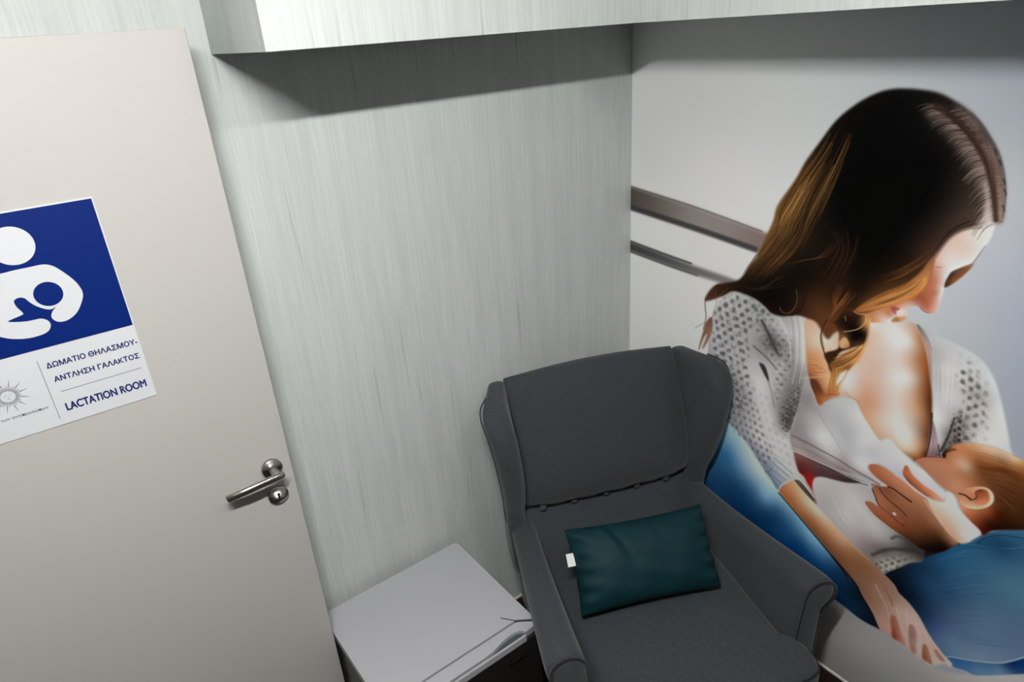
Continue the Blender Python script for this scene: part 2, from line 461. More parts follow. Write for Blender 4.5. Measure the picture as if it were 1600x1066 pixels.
# raised hinge cover on the front right corner of the top
hc = prism('hinge_cover', [(hw_ - 0.0005, GAP + 0.055), (hw_ - 0.078, GAP + 0.038), (hw_ - 0.052, GAP + 0.004), (hw_ - 0.010, GAP - 0.026), (hw_ - 0.002, GAP - 0.028), (hw_ + 0.0005, GAP - 0.020)],
           'z', FZ - 0.012, FZ + 0.003, M_ftop, fr, 0.0015)
bm = bmesh.new()
for i in range(6):
    x = hw_ - 0.122 + i * 0.0115
    box_bm(bm, x, x + (0.009 if i % 2 else 0.0075), ff_ + 0.0030, ff_ + 0.0045, FZ - 0.092, FZ - 0.082 + (0.003 if i in (0, 3) else 0))
bm_obj('brand_lettering', bm, M_print, fr)
for sx_ in (-1, 1):
    for yy in (ff_ + 0.06, fb_ - 0.05):
        lathe('foot', [(0.016, 0.0), (0.018, 0.004), (0.014, 0.0225)], M_rubber, fr, 'z', (sx_ * (hw_ - 0.045), yy, 0), 20)

# ---------------------------------------------------------------- wing armchair
CH_ROT = math.radians(-20.6)
chair = empty('wing_armchair', (-0.504, -0.560, 0), CH_ROT)
tag(chair, 'charcoal grey fabric wing armchair with buttoned back in the corner', 'armchair')
def rring(y0, y1, xc0, xc1, t0, t1, z, n=6):
    """horizontal cross-section of a wing: from the back (y1) to a fuller rounded front (y0)"""
    pts = []
    for i in range(9):
        s = i / 8; y = y1 + (y0 - y1) * s; pts.append((xc0 + (xc1 - xc0) * s + (t0 + (t1 - t0) * s) / 2, y))
    for i in range(1, n):
        a = math.pi * i / n; pts.append((xc1 + t1 / 2 * math.cos(a), y0 - t1 / 2 * math.sin(a) * 0.9))
    for i in range(9):
        s = 1 - i / 8; y = y1 + (y0 - y1) * s; pts.append((xc0 + (xc1 - xc0) * s - (t0 + (t1 - t0) * s) / 2, y))
    for i in range(1, n):
        a = math.pi + math.pi * i / n; pts.append((xc0 + t0 / 2 * math.cos(a), y1 - t0 / 2 * math.sin(a) * 0.5))
    return [(x, y, z) for x, y in pts]
WING = [  # z, y_front, y_back, x_back, x_front, t_back, t_front
    (0.34, 0.250, 0.365, 0.330, 0.335, 0.060, 0.060), (0.46, 0.268, 0.372, 0.330, 0.338, 0.060, 0.062), (0.56, 0.278, 0.380, 0.330, 0.342, 0.060, 0.066), (0.62, 0.272, 0.385, 0.330, 0.345, 0.060, 0.070),
    (0.67, 0.246, 0.393, 0.330, 0.348, 0.060, 0.075), (0.75, 0.226, 0.405, 0.331, 0.355, 0.060, 0.080), (0.82, 0.216, 0.415, 0.332, 0.363, 0.060, 0.084), (0.89, 0.214, 0.425, 0.333, 0.372, 0.060, 0.086),
    (0.94, 0.220, 0.432, 0.334, 0.380, 0.062, 0.088), (0.975, 0.234, 0.436, 0.335, 0.386, 0.064, 0.090), (1.000, 0.256, 0.438, 0.336, 0.389, 0.064, 0.088), (1.018, 0.286, 0.437, 0.336, 0.386, 0.056, 0.074), (1.027, 0.325, 0.430, 0.336, 0.374, 0.034, 0.044)]
for sgn in (-1, 1):
    rings = []
    for z, yf, yb, xb, xf, tb, tf in WING:
        r = rring(yf, yb, xb * sgn, xf * sgn, tb, tf, z)
        rings.append(r)
    wg = loft('wing', rings, M_fabric, chair, True, True, 1)
    # piped seam on the outer edge of the wing front
    tube('piping', spline([(xf * sgn + sgn * tf * 0.50, yf + 0.012, z) for z, yf, yb, xb, xf, tb, tf in WING[2:]], 4), 0.0030, M_fabric, wg, 6)

def back_front(u, z):
    """front surface of the inner back; u in -1..1"""
    base = interp([(0.36, 0.150), (0.46, 0.182), (0.52, 0.222), (0.56, 0.258), (0.585, 0.286), (0.597, 0.274), (0.615, 0.250), (0.65, 0.236), (0.72, 0.244), (0.80, 0.270), (0.90, 0.312), (0.96, 0.345), (1.0, 0.374), (1.02, 0.394), (1.035, 0.415)], z)
    edge = 0.020 * max(0, abs(u) - 0.75) / 0.25
    return base + edge + 0.012 * u * u
def make_back():
    nu, zs = 41, [0.30, 0.36, 0.42, 0.48, 0.53, 0.56, 0.572, 0.580, 0.586, 0.592, 0.60, 0.615, 0.635, 0.66, 0.69, 0.73, 0.77, 0.81, 0.85, 0.89, 0.93, 0.96, 0.985, 1.0, 1.012, 1.022, 1.030]
    half = 0.312; V = []; F = []
    def seam(x):  # dimples along the tufted line
        d = min(abs(x - bx) for bx in BTN); return math.exp(-(d / 0.022) ** 2)
    for z in zs:
        for i in range(nu):
            u = -1 + 2 * i / (nu - 1); x = u * half
            y = back_front(u, z)
            y += 0.010 * seam(x) * math.exp(-((z - 0.588) / 0.016) ** 2)
            zz = z + (0.022 * (1 - u * u) * max(0, (z - 0.80) / 0.23))
            zz += 0.006 * (1 - seam(x)) * -math.exp(-((z - 0.59) / 0.012) ** 2)
            V.append((x, y, zz))
    nz = len(zs)
    backy = [(0.30, 0.345), (0.6, 0.385), (0.9, 0.44), (1.0, 0.458), (1.03, 0.440)]
    for z in zs:
        for i in range(nu):
            u = -1 + 2 * i / (nu - 1); x = u * half
            V.append((x, interp(backy, z), z + (0.022 * (1 - u * u) * max(0, (z - 0.80) / 0.23))))
    N = nu * nz
    for j in range(nz - 1):
        for i in range(nu - 1):
            a = j * nu + i
            F.append((a, a + 1, a + nu + 1, a + nu)); b = N + a
            F.append((b + 1, b, b + nu, b + nu + 1))
    for i in range(nu - 1):
        a = (nz - 1) * nu + i; F.append((a, a + 1, N + a + 1, N + a)); F.append((i + 1, i, N + i, N + i + 1))
    for j in range(nz - 1):
        a = j * nu; F.append((a + nu, N + a + nu, N + a, a)); b = a + nu - 1; F.append((b, N + b, N + b + nu, b + nu))
    bm = bmesh.new(); bv = [bm.verts.new(p) for p in V]
    for q in F: bm.faces.new([bv[i] for i in q])
    return bm_obj('backrest', bm, M_fabric, chair, True)
BTN = [-0.245, -0.132, -0.014, 0.103, 0.218]
back = make_back()
sub = back.modifiers.new('smooth', 'SUBSURF'); sub.levels = 1; sub.render_levels = 1
for bx in BTN:
    lathe('button', [(0.0, -0.009), (0.005, -0.0085), (0.010, -0.005), (0.012, 0.0), (0.010, 0.006)], M_fabric, back, 'y', (bx, 0.272, 0.597), 20)

# arms: a rolled profile swept from the back to the front, rising a little and splaying outwards
def arm_ring(sgn, y, xin, ztop, r, zbot):
    """closed profile: inner face, over the roll, outer face"""
    P = []
    xc = xin + r; zc = ztop - r
    P.append((xin - 0.020, zbot)); P.append((xin - 0.016, zbot + (zc - zbot) * 0.45)); P.append((xin - 0.008, zbot + (zc - zbot) * 0.8))
    for a in range(180, -61, -20):
        P.append((xc + r * math.cos(math.radians(a)), zc + r * math.sin(math.radians(a))))
    xo = xin + r * 1.15
    P.append((xo, zc - r * 1.35)); P.append((xo - 0.004, zbot + (zc - zbot) * 0.5)); P.append((xo - 0.006, zbot))
    return [(sgn * x, y, z) for x, z in P]
ARM = [(0.330, 0.272, 0.575, 0.042), (0.26, 0.280, 0.565, 0.043), (0.15, 0.290, 0.566, 0.045), (0.02, 0.302, 0.575, 0.048), (-0.12, 0.314, 0.592, 0.051), (-0.22, 0.322, 0.606, 0.054), (-0.30, 0.328, 0.617, 0.056), (-0.328, 0.330, 0.619, 0.056), (-0.340, 0.333, 0.615, 0.053)]
for sgn in (-1, 1):
    rings = [arm_ring(sgn, y, xi, zt, r, 0.17) for y, xi, zt, r in ARM]
    arm = loft('arm', rings, M_fabric, chair, True, True, 1)
    y, xi, zt, r = ARM[-1]
    fr_ring = arm_ring(sgn, y - 0.003, xi + 0.004, zt - 0.005, r * 0.86, 0.17)
    a = loft('front_panel', [arm_ring(sgn, y + 0.004, xi + 0.006, zt - 0.006, r * 0.82, 0.17), fr_ring, arm_ring(sgn, y - 0.008, xi + 0.010, zt - 0.012, r * 0.70, 0.18)], M_fabric, arm, True, True)
    tube('piping', [(px, y - 0.003, pz) for px, py, pz in arm_ring(sgn, y, xi + 0.001, zt - 0.002, r * 0.96, 0.17)], 0.0042, M_piping, arm, 8)

# seat: a frame below and a T-shaped cushion on it
box('seat_frame', -0.335, 0.335, -0.410, 0.330, 0.155, 0.300, M_fabric, chair, 0.02)
def make_cushion():
    out = [(-0.295, 0.235), (0.295, 0.235), (0.285, 0.05), (0.283, -0.20), (0.285, -0.345), (0.300, -0.362), (0.318, -0.375), (0.327, -0.400), (0.322, -0.440), (0.295, -0.470), (0.200, -0.482),
           (0.0, -0.487), (-0.200, -0.482), (-0.295, -0.470), (-0.322, -0.440), (-0.327, -0.400), (-0.318, -0.375), (-0.300, -0.362), (-0.285, -0.345), (-0.283, -0.20), (-0.285, 0.05)]
    oc = np.array(spline(out, 4, True)); cen = np.array([0.0, -0.10])
    rings = []
    for s, z in ((0.90, 0.296), (0.975, 0.302), (0.995, 0.322), (1.0, 0.365), (0.998, 0.405), (0.988, 0.425), (0.965, 0.438), (0.92, 0.445), (0.80, 0.450), (0.60, 0.456), (0.35, 0.460), (0.12, 0.461)):
        rings.append([(p[0], p[1], z) for p in cen + (oc - cen) * s])
    return loft('seat_cushion', rings, M_fabric, chair)
cush = make_cushion()
oc = spline([(0.283, -0.345), (0.300, -0.362), (0.318, -0.375), (0.327, -0.400), (0.322, -0.440), (0.295, -0.470), (0.200, -0.482), (0.0, -0.487), (-0.200, -0.482), (-0.295, -0.470), (-0.322, -0.440), (-0.327, -0.400), (-0.318, -0.375), (-0.300, -0.362), (-0.283, -0.345)], 5)
tube('piping', [(p[0] * 0.99, p[1] * 0.99, 0.424) for p in oc], 0.0035, M_piping, cush, 6)
for sx_, sy_ in ((-1, -1), (1, -1), (-1, 1), (1, 1)):
    x, y = sx_ * 0.285, (-0.36 if sy_ < 0 else 0.27)
    ang = 0.03 * sx_; bk = 0.05 if sy_ > 0 else -0.012
    rings = []
    for s in (0, 0.5, 1):
        z = 0.0 + 0.155 * s; h = 0.015 + 0.009 * s
        cx_, cy_ = x + ang * (1 - s), y + bk * (1 - s)
        rings.append([(cx_ - h, cy_ - h, z), (cx_ + h, cy_ - h, z), (cx_ + h, cy_ + h, z), (cx_ - h, cy_ + h, z)])
    loft('leg', rings, M_wood, chair, True, False)

# ---------------------------------------------------------------- lumbar cushion on the seat
def make_pillow():
    nu, nv = 45, 29; W, H, T = 0.232, 0.131, 0.080
    V = []; F = []
    rnd = random.Random(3)
    for side in (1, -1):
        for j in range(nv):
            for i in range(nu):
                u, v = -1 + 2 * i / (nu - 1), -1 + 2 * j / (nv - 1)
                prof = max(0.0, (1 - abs(u) ** 3.6)) ** 0.50 * max(0.0, (1 - abs(v) ** 2.4)) ** 0.50
                x = u * W * (1 - 0.045 * (1 - v * v)); z = v * H * (1 - 0.07 * (1 - u * u))
                y = -side * T * prof
                # creases running in from the ends and one fold near the upper left
                cr = 0.0025 * math.sin(u * 9 + v * 4) * math.sin(v * 7 - u * 3)
                cr += 0.0075 * math.sin(v * 17 + 0.7) * math.exp(-((abs(u) - 0.93) / 0.13) ** 2)
                d = (u + 0.40) - 0.22 * (0.75 - v)
                cr -= 0.016 * math.exp(-(d / 0.05) ** 2) * max(0, (v + 0.05))
                cr += 0.011 * math.exp(-((d + 0.12) / 0.07) ** 2) * max(0, (v + 0.1))
                d2 = (u - 0.15) - 0.2 * (0.8 - v)
                cr -= 0.008 * math.exp(-(d2 / 0.05) ** 2) * max(0, (v - 0.2))
                V.append((x, y - side * cr * min(1, prof * 3), z))
    N = nu * nv
    for j in range(nv - 1):
        for i in range(nu - 1):
            a = j * nu + i
            F.append((a, a + 1, a + nu + 1, a + nu)); F.append((N + a + 1, N + a, N + a + nu, N + a + nu + 1))
    bm = bmesh.new(); bv = [bm.verts.new(p) for p in V]
    for q in F: bm.faces.new([bv[i] for i in q])
    bmesh.ops.remove_doubles(bm, verts=bm.verts, dist=0.0006)
    return bm
pil = empty('lumbar_cushion', (0, 0, 0))
tag(pil, 'dark teal oblong cushion with white tag on the armchair seat', 'cushion')
pm = bm_obj('cover', make_pillow(), M_teal, pil, True)
s_ = pm.modifiers.new('smooth', 'SUBSURF'); s_.levels = 1; s_.render_levels = 1
edge = [(-0.242, 0, -0.135), (0, 0, -0.129), (0.242, 0, -0.135)]
tgv = box('care_tag', -0.241, -0.205, -0.0125, -0.0113, 0.018, 0.056, M_tag, pil)
_m = Matrix.Translation((-0.504, -0.560, 0)) @ Matrix.Rotation(CH_ROT, 4, 'Z')
pil.matrix_world = _m @ Matrix.Translation((-0.027, -0.047, 0.578)) @ Matrix.Rotation(math.radians(-2.0), 4, 'Z') @ Matrix.Rotation(math.radians(-42), 4, 'X') @ Matrix.Rotation(math.radians(2.0), 4, 'Y')
tgv['label'] = 'white care tag'

# ---------------------------------------------------------------- the wall-sized photo print
# The print is a flat sheet on the right wall.  Its picture (a seated woman in a cardigan and jeans
# nursing a baby) is drawn here in wall millimetres: u from the corner, v up from the floor.
ART = [
('F',((-264.2,2317.5),(1328.9,2254.3),(1858.6,321.1),(-457.8,-2943.6)),((71.5,1652,234,234,234),(36.3,1917.7,247,247,247),(304.2,1811.1,241,241,241),(211.2,1072.6,247,247,247),(431.4,1689.3,243,243,244),(701.3,1926.6,228,233,235),(974.8,1930.2,208,216,223),(1108.8,1893.7,196,204,217),(1140,1748.9,212,218,222),(1210.1,1483.2,190,196,210),(1124.3,1308.1,203,210,215),(1267.1,1221.8,178,188,204),(1177.2,1360.2,195,201,215),(1151.6,1577.1,206,211,223),(324.4,1515.6,247,247,247),(52.2,1154,247,247,247),(329.4,1035.7,247,247,247),(46.1,1446.8,247,247,247),(479.1,1419.4,247,247,247),(1434.5,1323.5,164,173,187),(1255.4,1837.8,183,193,205)),0.3,1,1.6,1),
('F',((-82.6,1557.9),(271.9,1524.1),(540.6,1488.5),(688.9,1473.3),(677.7,1403.3),(520.3,1424),(276.6,1445.1),(-82.7,1475.3)),((13.7,1522.6,92,83,78),(134.8,1495.7,118,110,105),(274.2,1485.9,159,151,147),(402.8,1470.8,163,152,151),(544.2,1453.3,145,126,121)),5.3,1,1.6,1),
('S',((-82.6,1557.9),(271.9,1524.1),(540.6,1488.5)),(95,87,82),6.8,4.5,0.7,3.4),
('S',((-82.7,1482.5),(276.1,1453.8),(524.3,1429)),(64,64,66),20.3,18.1,0.85,5.7),
('F',((-82.8,1353.2),(283.9,1323.8),(415.3,1317),(489.2,1311.5),(467.2,1288.4),(285.8,1292.1),(229.7,1294.9),(-82.8,1318.1)),((16.6,1336.1,74,74,76),(170.5,1325.9,93,93,95),(338.4,1311.7,131,130,130),(465.8,1303.4,142,135,133)),4.9,1,1.6,1),
('S',((-82.8,1355.7),(170.1,1335.2),(283.6,1328.3)),(69,69,71),9.6,7.2,0.8,3.6),
('S',((-82.8,1315.5),(171.7,1297.8),(313,1291.9)),(55,55,58),7.2,4.8,0.7,3.6),
('F',((648.4,200),(909.5,308.7),(1031.8,293.8),(1126.4,310.3),(1221.4,288.5),(1304.5,310.1),(1448.9,456.1),(1740,754.1),(1858.6,321.1),(534,-1545.8)),((972.9,330.3,167,166,164),(1043.6,218,198,198,198),(1149.5,255.6,198,198,198),(1088.1,111.2,173,173,173),(1271.5,300.1,223,211,208),(1378.8,353.2,225,223,223),(1452.5,440,227,227,230),(867.4,-99.7,134,134,134),(1250.2,221.8,192,192,192),(1583.9,470.3,216,216,216)),3.2,1,1.6,0),
('F',((426.7,773.3),(485,782.6),(555.2,744.5),(639.2,668.9),(717.7,623.2),(928.1,508.9),(987.1,463.3),(1043.5,401),(1120.5,320.1),(1092.2,306.4),(1030.1,297.3),(931.7,310.7),(849.1,272.3),(634.2,324),(297.6,426.5),(299.6,607.7)),((486,770.7,187,238,247),(506.7,735.7,182,228,247),(543,718.6,208,240,247),(584.8,689.9,227,247,247),(612.3,654.3,232,247,247),(665,602.9,193,238,247),(554,653.5,170,208,245),(465.2,617.1,63,121,171),(488.5,650.2,65,133,193),(518.3,603.4,74,134,186),(456.3,526.6,39,88,135),(478,456.7,25,72,121),(538.7,546.2,38,91,138),(612.1,562,82,140,189),(651,558.8,150,204,246),(745.6,588.6,185,230,247),(696.1,541.8,66,124,176),(668.8,508,44,90,132),(745.8,504.7,57,113,165),(792.5,523.4,127,188,233),(832.9,505.2,158,218,247),(878.9,474.9,115,177,227),(800.4,460.8,34,95,152),(841.2,443,47,107,167),(736.9,453,31,91,148),(906.2,443.5,50,101,151),(947.9,434.5,23,66,107),(959.9,408.1,23,60,95),(1000.2,332.5,24,56,86),(1044.9,331.2,16,38,58),(1003.7,388.8,11,31,47),(1068.5,307.8,11,27,45)),2.7,1,2,0),
('F',((1038.2,628.4),(1125,710.1),(1202.4,749.8),(1234.8,749.1),(1242.6,709.5),(1161.7,604.8),(1074.1,528.3)),((1136.4,647,34,28,24),),2.5,1,1.6,0),
('F',((1067.7,508.7),(1073.9,525.1),(1109,574),(1155.2,640.8),(1193.6,689.4),(1222.7,735.7),(1250.4,762.3),(1276.7,807.5),(1310.1,844.1),(1356.1,877.4),(1421,925.3),(1526.6,951),(1594.2,787.6),(1578.6,629.3),(1508.4,548.6),(1439.6,498.4),(1399.1,441.1),(1349.4,400.4),(1281.2,355.2),(1256.7,357.1),(1222.6,363.2),(1171,416.1),(1116.4,456.3)),((1105.8,542.8,15,29,42),(1141.2,487.7,11,26,43),(1148.7,540.2,22,51,82),(1181.8,472.8,26,52,80),(1195.4,575.5,47,89,129),(1178.4,602.1,31,68,100),(1216,465.4,53,83,126),(1212.6,670.6,45,97,143),(1233.7,717.3,47,107,151),(1245.6,656.9,57,109,149),(1243.9,568.1,51,92,131),(1302.3,734.5,61,117,153),(1309.7,698.7,71,121,157),(1294.3,634.5,70,116,154),(1362.7,692.1,90,141,169),(1374.2,638.8,89,132,166),(1278.5,528.5,91,120,160),(1340.2,551.8,110,143,181),(1264,423.7,112,143,185),(1310.9,441.6,114,148,184),(1383.1,516.7,109,141,183),(1223.6,424.5,69,100,150),(1207.2,446.4,46,75,118),(1321.2,807.6,31,73,111),(1314.9,837.5,56,112,149),(1287.7,804.9,43,92,127),(1374.3,761.1,74,123,156),(1409.8,583.5,103,132,170),(1291.6,382.8,122,159,199),(1349.5,418.1,140,170,200),(1456.3,773.2,84,128,159),(1520.5,627.5,104,135,172)),2,1,2,0),
('H',((1181.7,648.6),(1218.1,701.1),(1264,748.5),(1326.7,781.8),(1371.4,808)),((1250.8,388.2),(1299.9,420),(1342.5,452.3),(1389,488.5),(1432,532.7)),70,((35,75,111),(100,147,179),(49,94,130),(119,152,185)),2.9,0.14,5,0.7),
('S',((1259.9,768.7),(1275.7,795.9),(1303,829.8),(1357.7,870.4)),(91,147,187),1.6,1.6,0.6,0.8),
('S',((1272.4,777.2),(1287.3,807.1),(1322.1,835),(1361.8,851.8)),(18,50,80),2.8,2.8,0.6,0.8),
('S',((1247.9,757),(1293,779.5),(1341.8,804.6),(1366.8,828.9)),(92,143,178),1.9,1.9,0.6,0.8),
('S',((1272.7,775.8),(1299.2,782.8),(1323.9,794.8)),(19,51,79),2.2,1.3,0.6,0.8),
('F',((1281,356.2),(1336.2,391.1),(1399.3,440.1),(1439.6,498.4),(1505.3,561.7),(1515.5,517.8),(1450.5,448.8),(1358.7,354.6),(1330,346.3),(1297.3,333.6)),((1297.1,354.7,67,123,191),(1325.9,366.6,73,129,190),(1358.6,373.6,120,163,203),(1403.7,419.5,124,164,197),(1414.8,450.1,19,59,120),(1438.2,469.2,26,71,141),(1485.3,510.8,32,73,130),(1370.5,405.5,82,134,189)),1.5,1,1.6,0),
('S',((1280.6,358.2),(1335.7,393.6),(1386.8,431.8),(1415.2,464.6),(1438.9,501.6)),(197,215,230),3.8,4.4,0.75,0.8),
('F',((812,715.4),(818.4,734.4),(832.2,748.2),(853.8,751.6),(883.3,757),(915.2,770),(932.7,790.6),(961.2,789.7),(997,764.3),(1041.1,732.7),(1090,690.6),(1150.9,677.8),(1158.9,634.4),(1130.8,607),(1100.4,564.7),(1061.3,517.8),(1031.3,527.9),(963.7,560.3),(888.3,601.1),(833.3,641.4)),((834.6,730.7,239,233,232),(861.8,725.7,229,223,220),(903,739.1,236,229,227),(938.5,779.3,223,214,214),(946.2,729.4,241,235,235),(878.7,668.7,221,214,214),(932.4,655.1,244,239,239),(922.4,607.1,225,216,216),(972.6,665,234,227,228),(1004.3,669.9,236,233,233),(960.8,579.5,212,197,200),(1000,595.4,181,166,168),(1034.2,633.7,210,203,201),(1057.6,634.3,178,171,169),(1022.3,558.4,146,138,135),(1056,597.5,110,104,101),(1080.7,634.8,131,129,126),(1113.4,642.3,79,76,73),(1146.9,660.4,55,50,49),(1076.1,661.7,173,169,167),(1128.1,622.6,146,140,135),(1062.9,555.8,212,206,200),(1090,580.4,207,201,195),(1059.7,527.3,169,163,157),(1033.4,540,169,154,151)),1.8,1,1.6,0),
('S',((1067.5,656),(1081.8,672.9),(1103.9,675.3),(1134,671.2),(1149.5,672)),(78,75,75),8.4,11,0.7,4.7),
('S',((1025.6,563.4),(1055.2,602.1),(1092.6,631.9),(1151,663.3)),(67,65,62),9.8,11.8,0.75,6.4),
('H',((828.3,711.7),(862.4,658.9),(912.4,616.4),(968.4,584.7)),((931.7,770.5),(954.4,729.3),(991.2,701.8),(1032.5,667.9)),14,((210,201,201),(247,247,247)),5.8,0.22,8,3.5),
('K',((1029.8,537.4),(1067,578.4),(1127.1,627.9),(1133.9,610.7),(1094.1,556.5),(1057.7,515.2)),(14.7,17.7),(7.7,-13.1),(81,75,72),0.75,0.55,4,1.3,0.25),
('F',((731.3,793.9),(753.1,797.7),(859.6,798.5),(947.4,797.5),(948.6,789.8),(912.2,770.8),(873.4,759.9),(837.2,750.4),(812,731.6),(810.8,691.3),(830.8,640.2),(811.7,651.7),(781.4,714.6),(748.6,726.5),(729.2,755.9)),((745.9,784.3,159,103,97),(753.6,758.9,126,63,63),(801.1,764.7,123,71,69),(824.1,752.9,97,63,63),(862.5,778.7,102,73,73),(903.2,777.5,73,56,56),(774.3,735.5,119,43,43),(799.1,714.5,219,34,24),(809.6,700.6,184,31,24),(819.9,656.5,165,62,62)),1.9,1,1.6,0),
('F',((373.5,1120.7),(385,1168.7),(395.2,1195.9),(409.7,1228.1),(422.7,1245.3),(440.2,1261.8),(458,1270.8),(485.1,1275.2),(507.7,1273.9),(534.9,1267.1),(562.1,1256.5),(589.3,1242.1),(615,1237.6),(639.5,1241),(670.4,1253.4),(692.3,1267.8),(705.9,1283.3),(717.5,1268.3),(727.1,1232.5),(738.7,1165.3),(745.2,1115.2),(744.4,1082.1),(738.1,1044.9),(730.9,973.7),(718.5,906.5),(707.8,854.1),(691.2,848.5),(724.4,823.2),(735.2,777.6),(755,731.6),(776.9,710.3),(814.5,679.3),(832.3,639.5),(819.8,639.2),(794.8,653.4),(772.3,679.1),(745.3,688),(721.5,667.3),(696.7,617.1),(659.9,650.3),(618.4,687.6),(570.9,732.5),(529.2,761.5),(485,782.6),(439.9,804.2),(392.2,932.2),(374.3,1038.7)),((417.5,1191.5,211,211,211),(451.1,1243.8,220,220,220),(492.2,1247,204,204,204),(545.8,1245.7,180,180,182),(413.7,1115.6,215,215,218),(443.7,1164.7,196,196,196),(498.3,1181.5,196,196,196),(536.3,1163.7,199,199,199),(464.5,1087.9,197,197,199),(511,1095,203,203,203),(563,1163.8,183,177,177),(596.6,1174.7,146,141,141),(621.6,1141.4,105,100,100),(606.3,1085.2,185,183,183),(618.1,1210.3,211,211,211),(645.4,1190.4,224,224,224),(653.6,1225.3,191,191,191),(684.1,1238.7,212,209,209),(691.2,1148.8,193,193,196),(707.8,1238.2,239,236,234),(719.8,1174.8,247,247,247),(718.2,1125.7,239,237,234),(702.9,1087,170,168,168),(455.3,1026.1,199,199,202),(475.1,964.5,175,175,178),(524.4,1001.9,219,219,219),(581.5,983.7,247,247,247),(603.3,947.6,247,247,247),(650.3,1075.8,204,204,204),(634.5,1026.7,214,214,214),(657.9,1009.9,202,202,202),(679.2,1044.2,186,186,186),(692.1,1006.4,135,132,132),(719.5,1051.5,146,143,143),(740.2,1047.1,172,164,164),(503.7,880.8,170,167,170),(546,940.6,209,209,209),(611.7,927,247,247,247),(643.5,881.5,247,247,247),(581.7,862.9,228,228,228),(528.3,824.5,190,190,192),(559.1,804.9,219,219,219),(683.6,913.2,112,112,112),(702.8,966,131,129,129),(696.4,878.3,102,100,100),(720,995,148,143,143),(702.5,826.3,247,247,247),(659.3,819.3,247,247,247),(600.8,766.9,247,247,247),(579.2,746.5,179,179,201),(624.4,720.3,180,183,206),(657.3,756.6,247,247,247),(709.9,764.5,247,247,247),(735.7,730.7,247,247,247),(681.6,701.6,223,228,238),(656.8,678.4,159,174,196),(702.8,674,210,217,228),(679.9,636.5,146,169,195),(789.9,674.7,223,208,205),(825.6,642.7,180,122,119)),2.2,1,2.2,0),
('K',((389.2,1178.8),(418.8,1234.8),(458.6,1264.7),(508.1,1269.9),(553.7,1254.1),(581,1239.6),(559.2,1200.2),(524,1151.2),(534,1094.2),(542.3,1008.8),(566.1,954.9),(532.4,866.2),(485.4,845.6),(461.6,949.9),(401.7,1011.3)),(22,20.4),(20.1,-17.2),(71,71,74),0.72,0.5,2,1.9,0.25),
('K',((536.9,1247.2),(589.5,1240.1),(645.4,1190.4),(676.7,1168.3),(690.2,1090.6),(668,996.5),(648.1,944),(629.8,1068.1),(565.5,1139.3)),(17.5,-12.3),(20.3,14.6),(85,82,85),0.6,0.62,3,1.8,0.25),
('K',((470.8,890.7),(547.7,922.8),(599.4,870.9),(624.4,807.2),(657.3,756.6),(638.2,678.3),(570.9,732.5),(485,782.6)),(21.8,-1.2),(-1.3,-25.7),(93,93,104),0.62,0.55,6,1.9,0.25),
('K',((672.5,935.2),(723.7,1030.7),(733.8,983.5),(707.3,858.5),(677.8,851.4)),(11.1,12.8),(7.1,-9.3),(68,65,65),0.65,0.45,9,1.5,0.25),
('K',((590.2,958.8),(648,920),(678.8,842.6),(726,810.1),(739.8,732.8),(660.4,729.2),(605,817)),(26.5,-1.1),(-1.3,-28.7),(200,200,200),0.45,0.6,13,2.4,0.25),
('F',((576.2,1056.9),(596.3,1055.7),(612.6,1027),(617.3,1004.6),(602.5,1018.6),(589.6,1035.7)),((593.8,1037.3,61,58,61),),2,1,1.6,0),
('S',((571.9,1204.1),(597,1170.7),(617.5,1140),(637.5,1113.4)),(72,66,69),12.5,8.1,0.8,4.9),
('S',((550.7,1108.6),(588.1,1091.6),(611.4,1078.5),(634.9,1061.4)),(89,84,86),7.4,5.2,0.65,4),
('S',((614.9,1005.9),(632.2,968.6),(645.8,925)),(151,149,149),5.9,5.9,0.6,4),
('S',((669.3,1246),(680.7,1201.8),(688.1,1147.7),(692.2,1091.3),(687.7,1026.1)),(155,153,153),3.2,3.2,0.55,1.9),
('S',((679,1248.9),(691.4,1205.3),(698.9,1151.5),(703.1,1095.4),(698.8,1030.5)),(247,247,247),3.2,3.2,0.55,1.9),
('S',((687.2,1251.4),(700.6,1208.3),(708.1,1154.7),(712.4,1098.9),(708.2,1034.3)),(180,177,177),3.2,3.2,0.55,1.9),
('S',((697.4,1254.5),(711.9,1211.9),(719.5,1158.6),(723.9,1103.1),(719.9,1039)),(247,247,247),3.1,3.1,0.55,1.9),
('S',((704.9,1256.8),(720.2,1214.6),(727.8,1161.5),(732.2,1106.2),(728.4,1042.4)),(204,202,201),3.1,3.1,0.55,1.8),
('S',((628,1233.5),(657.2,1194.3),(673.7,1159.1),(683.4,1113.1)),(247,247,247),5,4.3,0.6,2.9),
('H',((670,724.6),(656.8,678.4),(640.2,659.4),(681.4,622.3)),((670,724.6),(708,706.1),(739.6,699.2),(744.8,692.5)),6,((109,124,148),(109,124,148)),3,0.4,11,1.6),
('S',((652.7,715.5),(727.3,692.5)),(109,121,141),3.3,3.3,0.55,2.3),
('S',((641.6,690),(716.5,671.9)),(110,122,143),3.3,3.3,0.55,2.3),
('S',((632.1,670),(705.5,650.9)),(111,123,144),3.3,3.3,0.55,2.4),
('S',((668.9,733.7),(738.5,708.3)),(109,120,140),3.2,3.2,0.55,2.3),
('S',((639.7,664.2),(694.3,629.7)),(112,124,145),3.3,3.3,0.55,2.4),
('F',((745.8,686.1),(759,694.6),(776.1,689.9),(819.7,657.1),(817.4,639.8),(789.5,657.9)),((762.6,684.9,118,92,83),(798.8,658.1,95,74,66)),1.5,1,1.6,0),
('S',((697.5,618.1),(708.8,650.2),(743.2,687.4),(762.9,701),(790.7,685),(821.5,660.8)),(247,247,247),4.3,4.7,0.85,1.5),
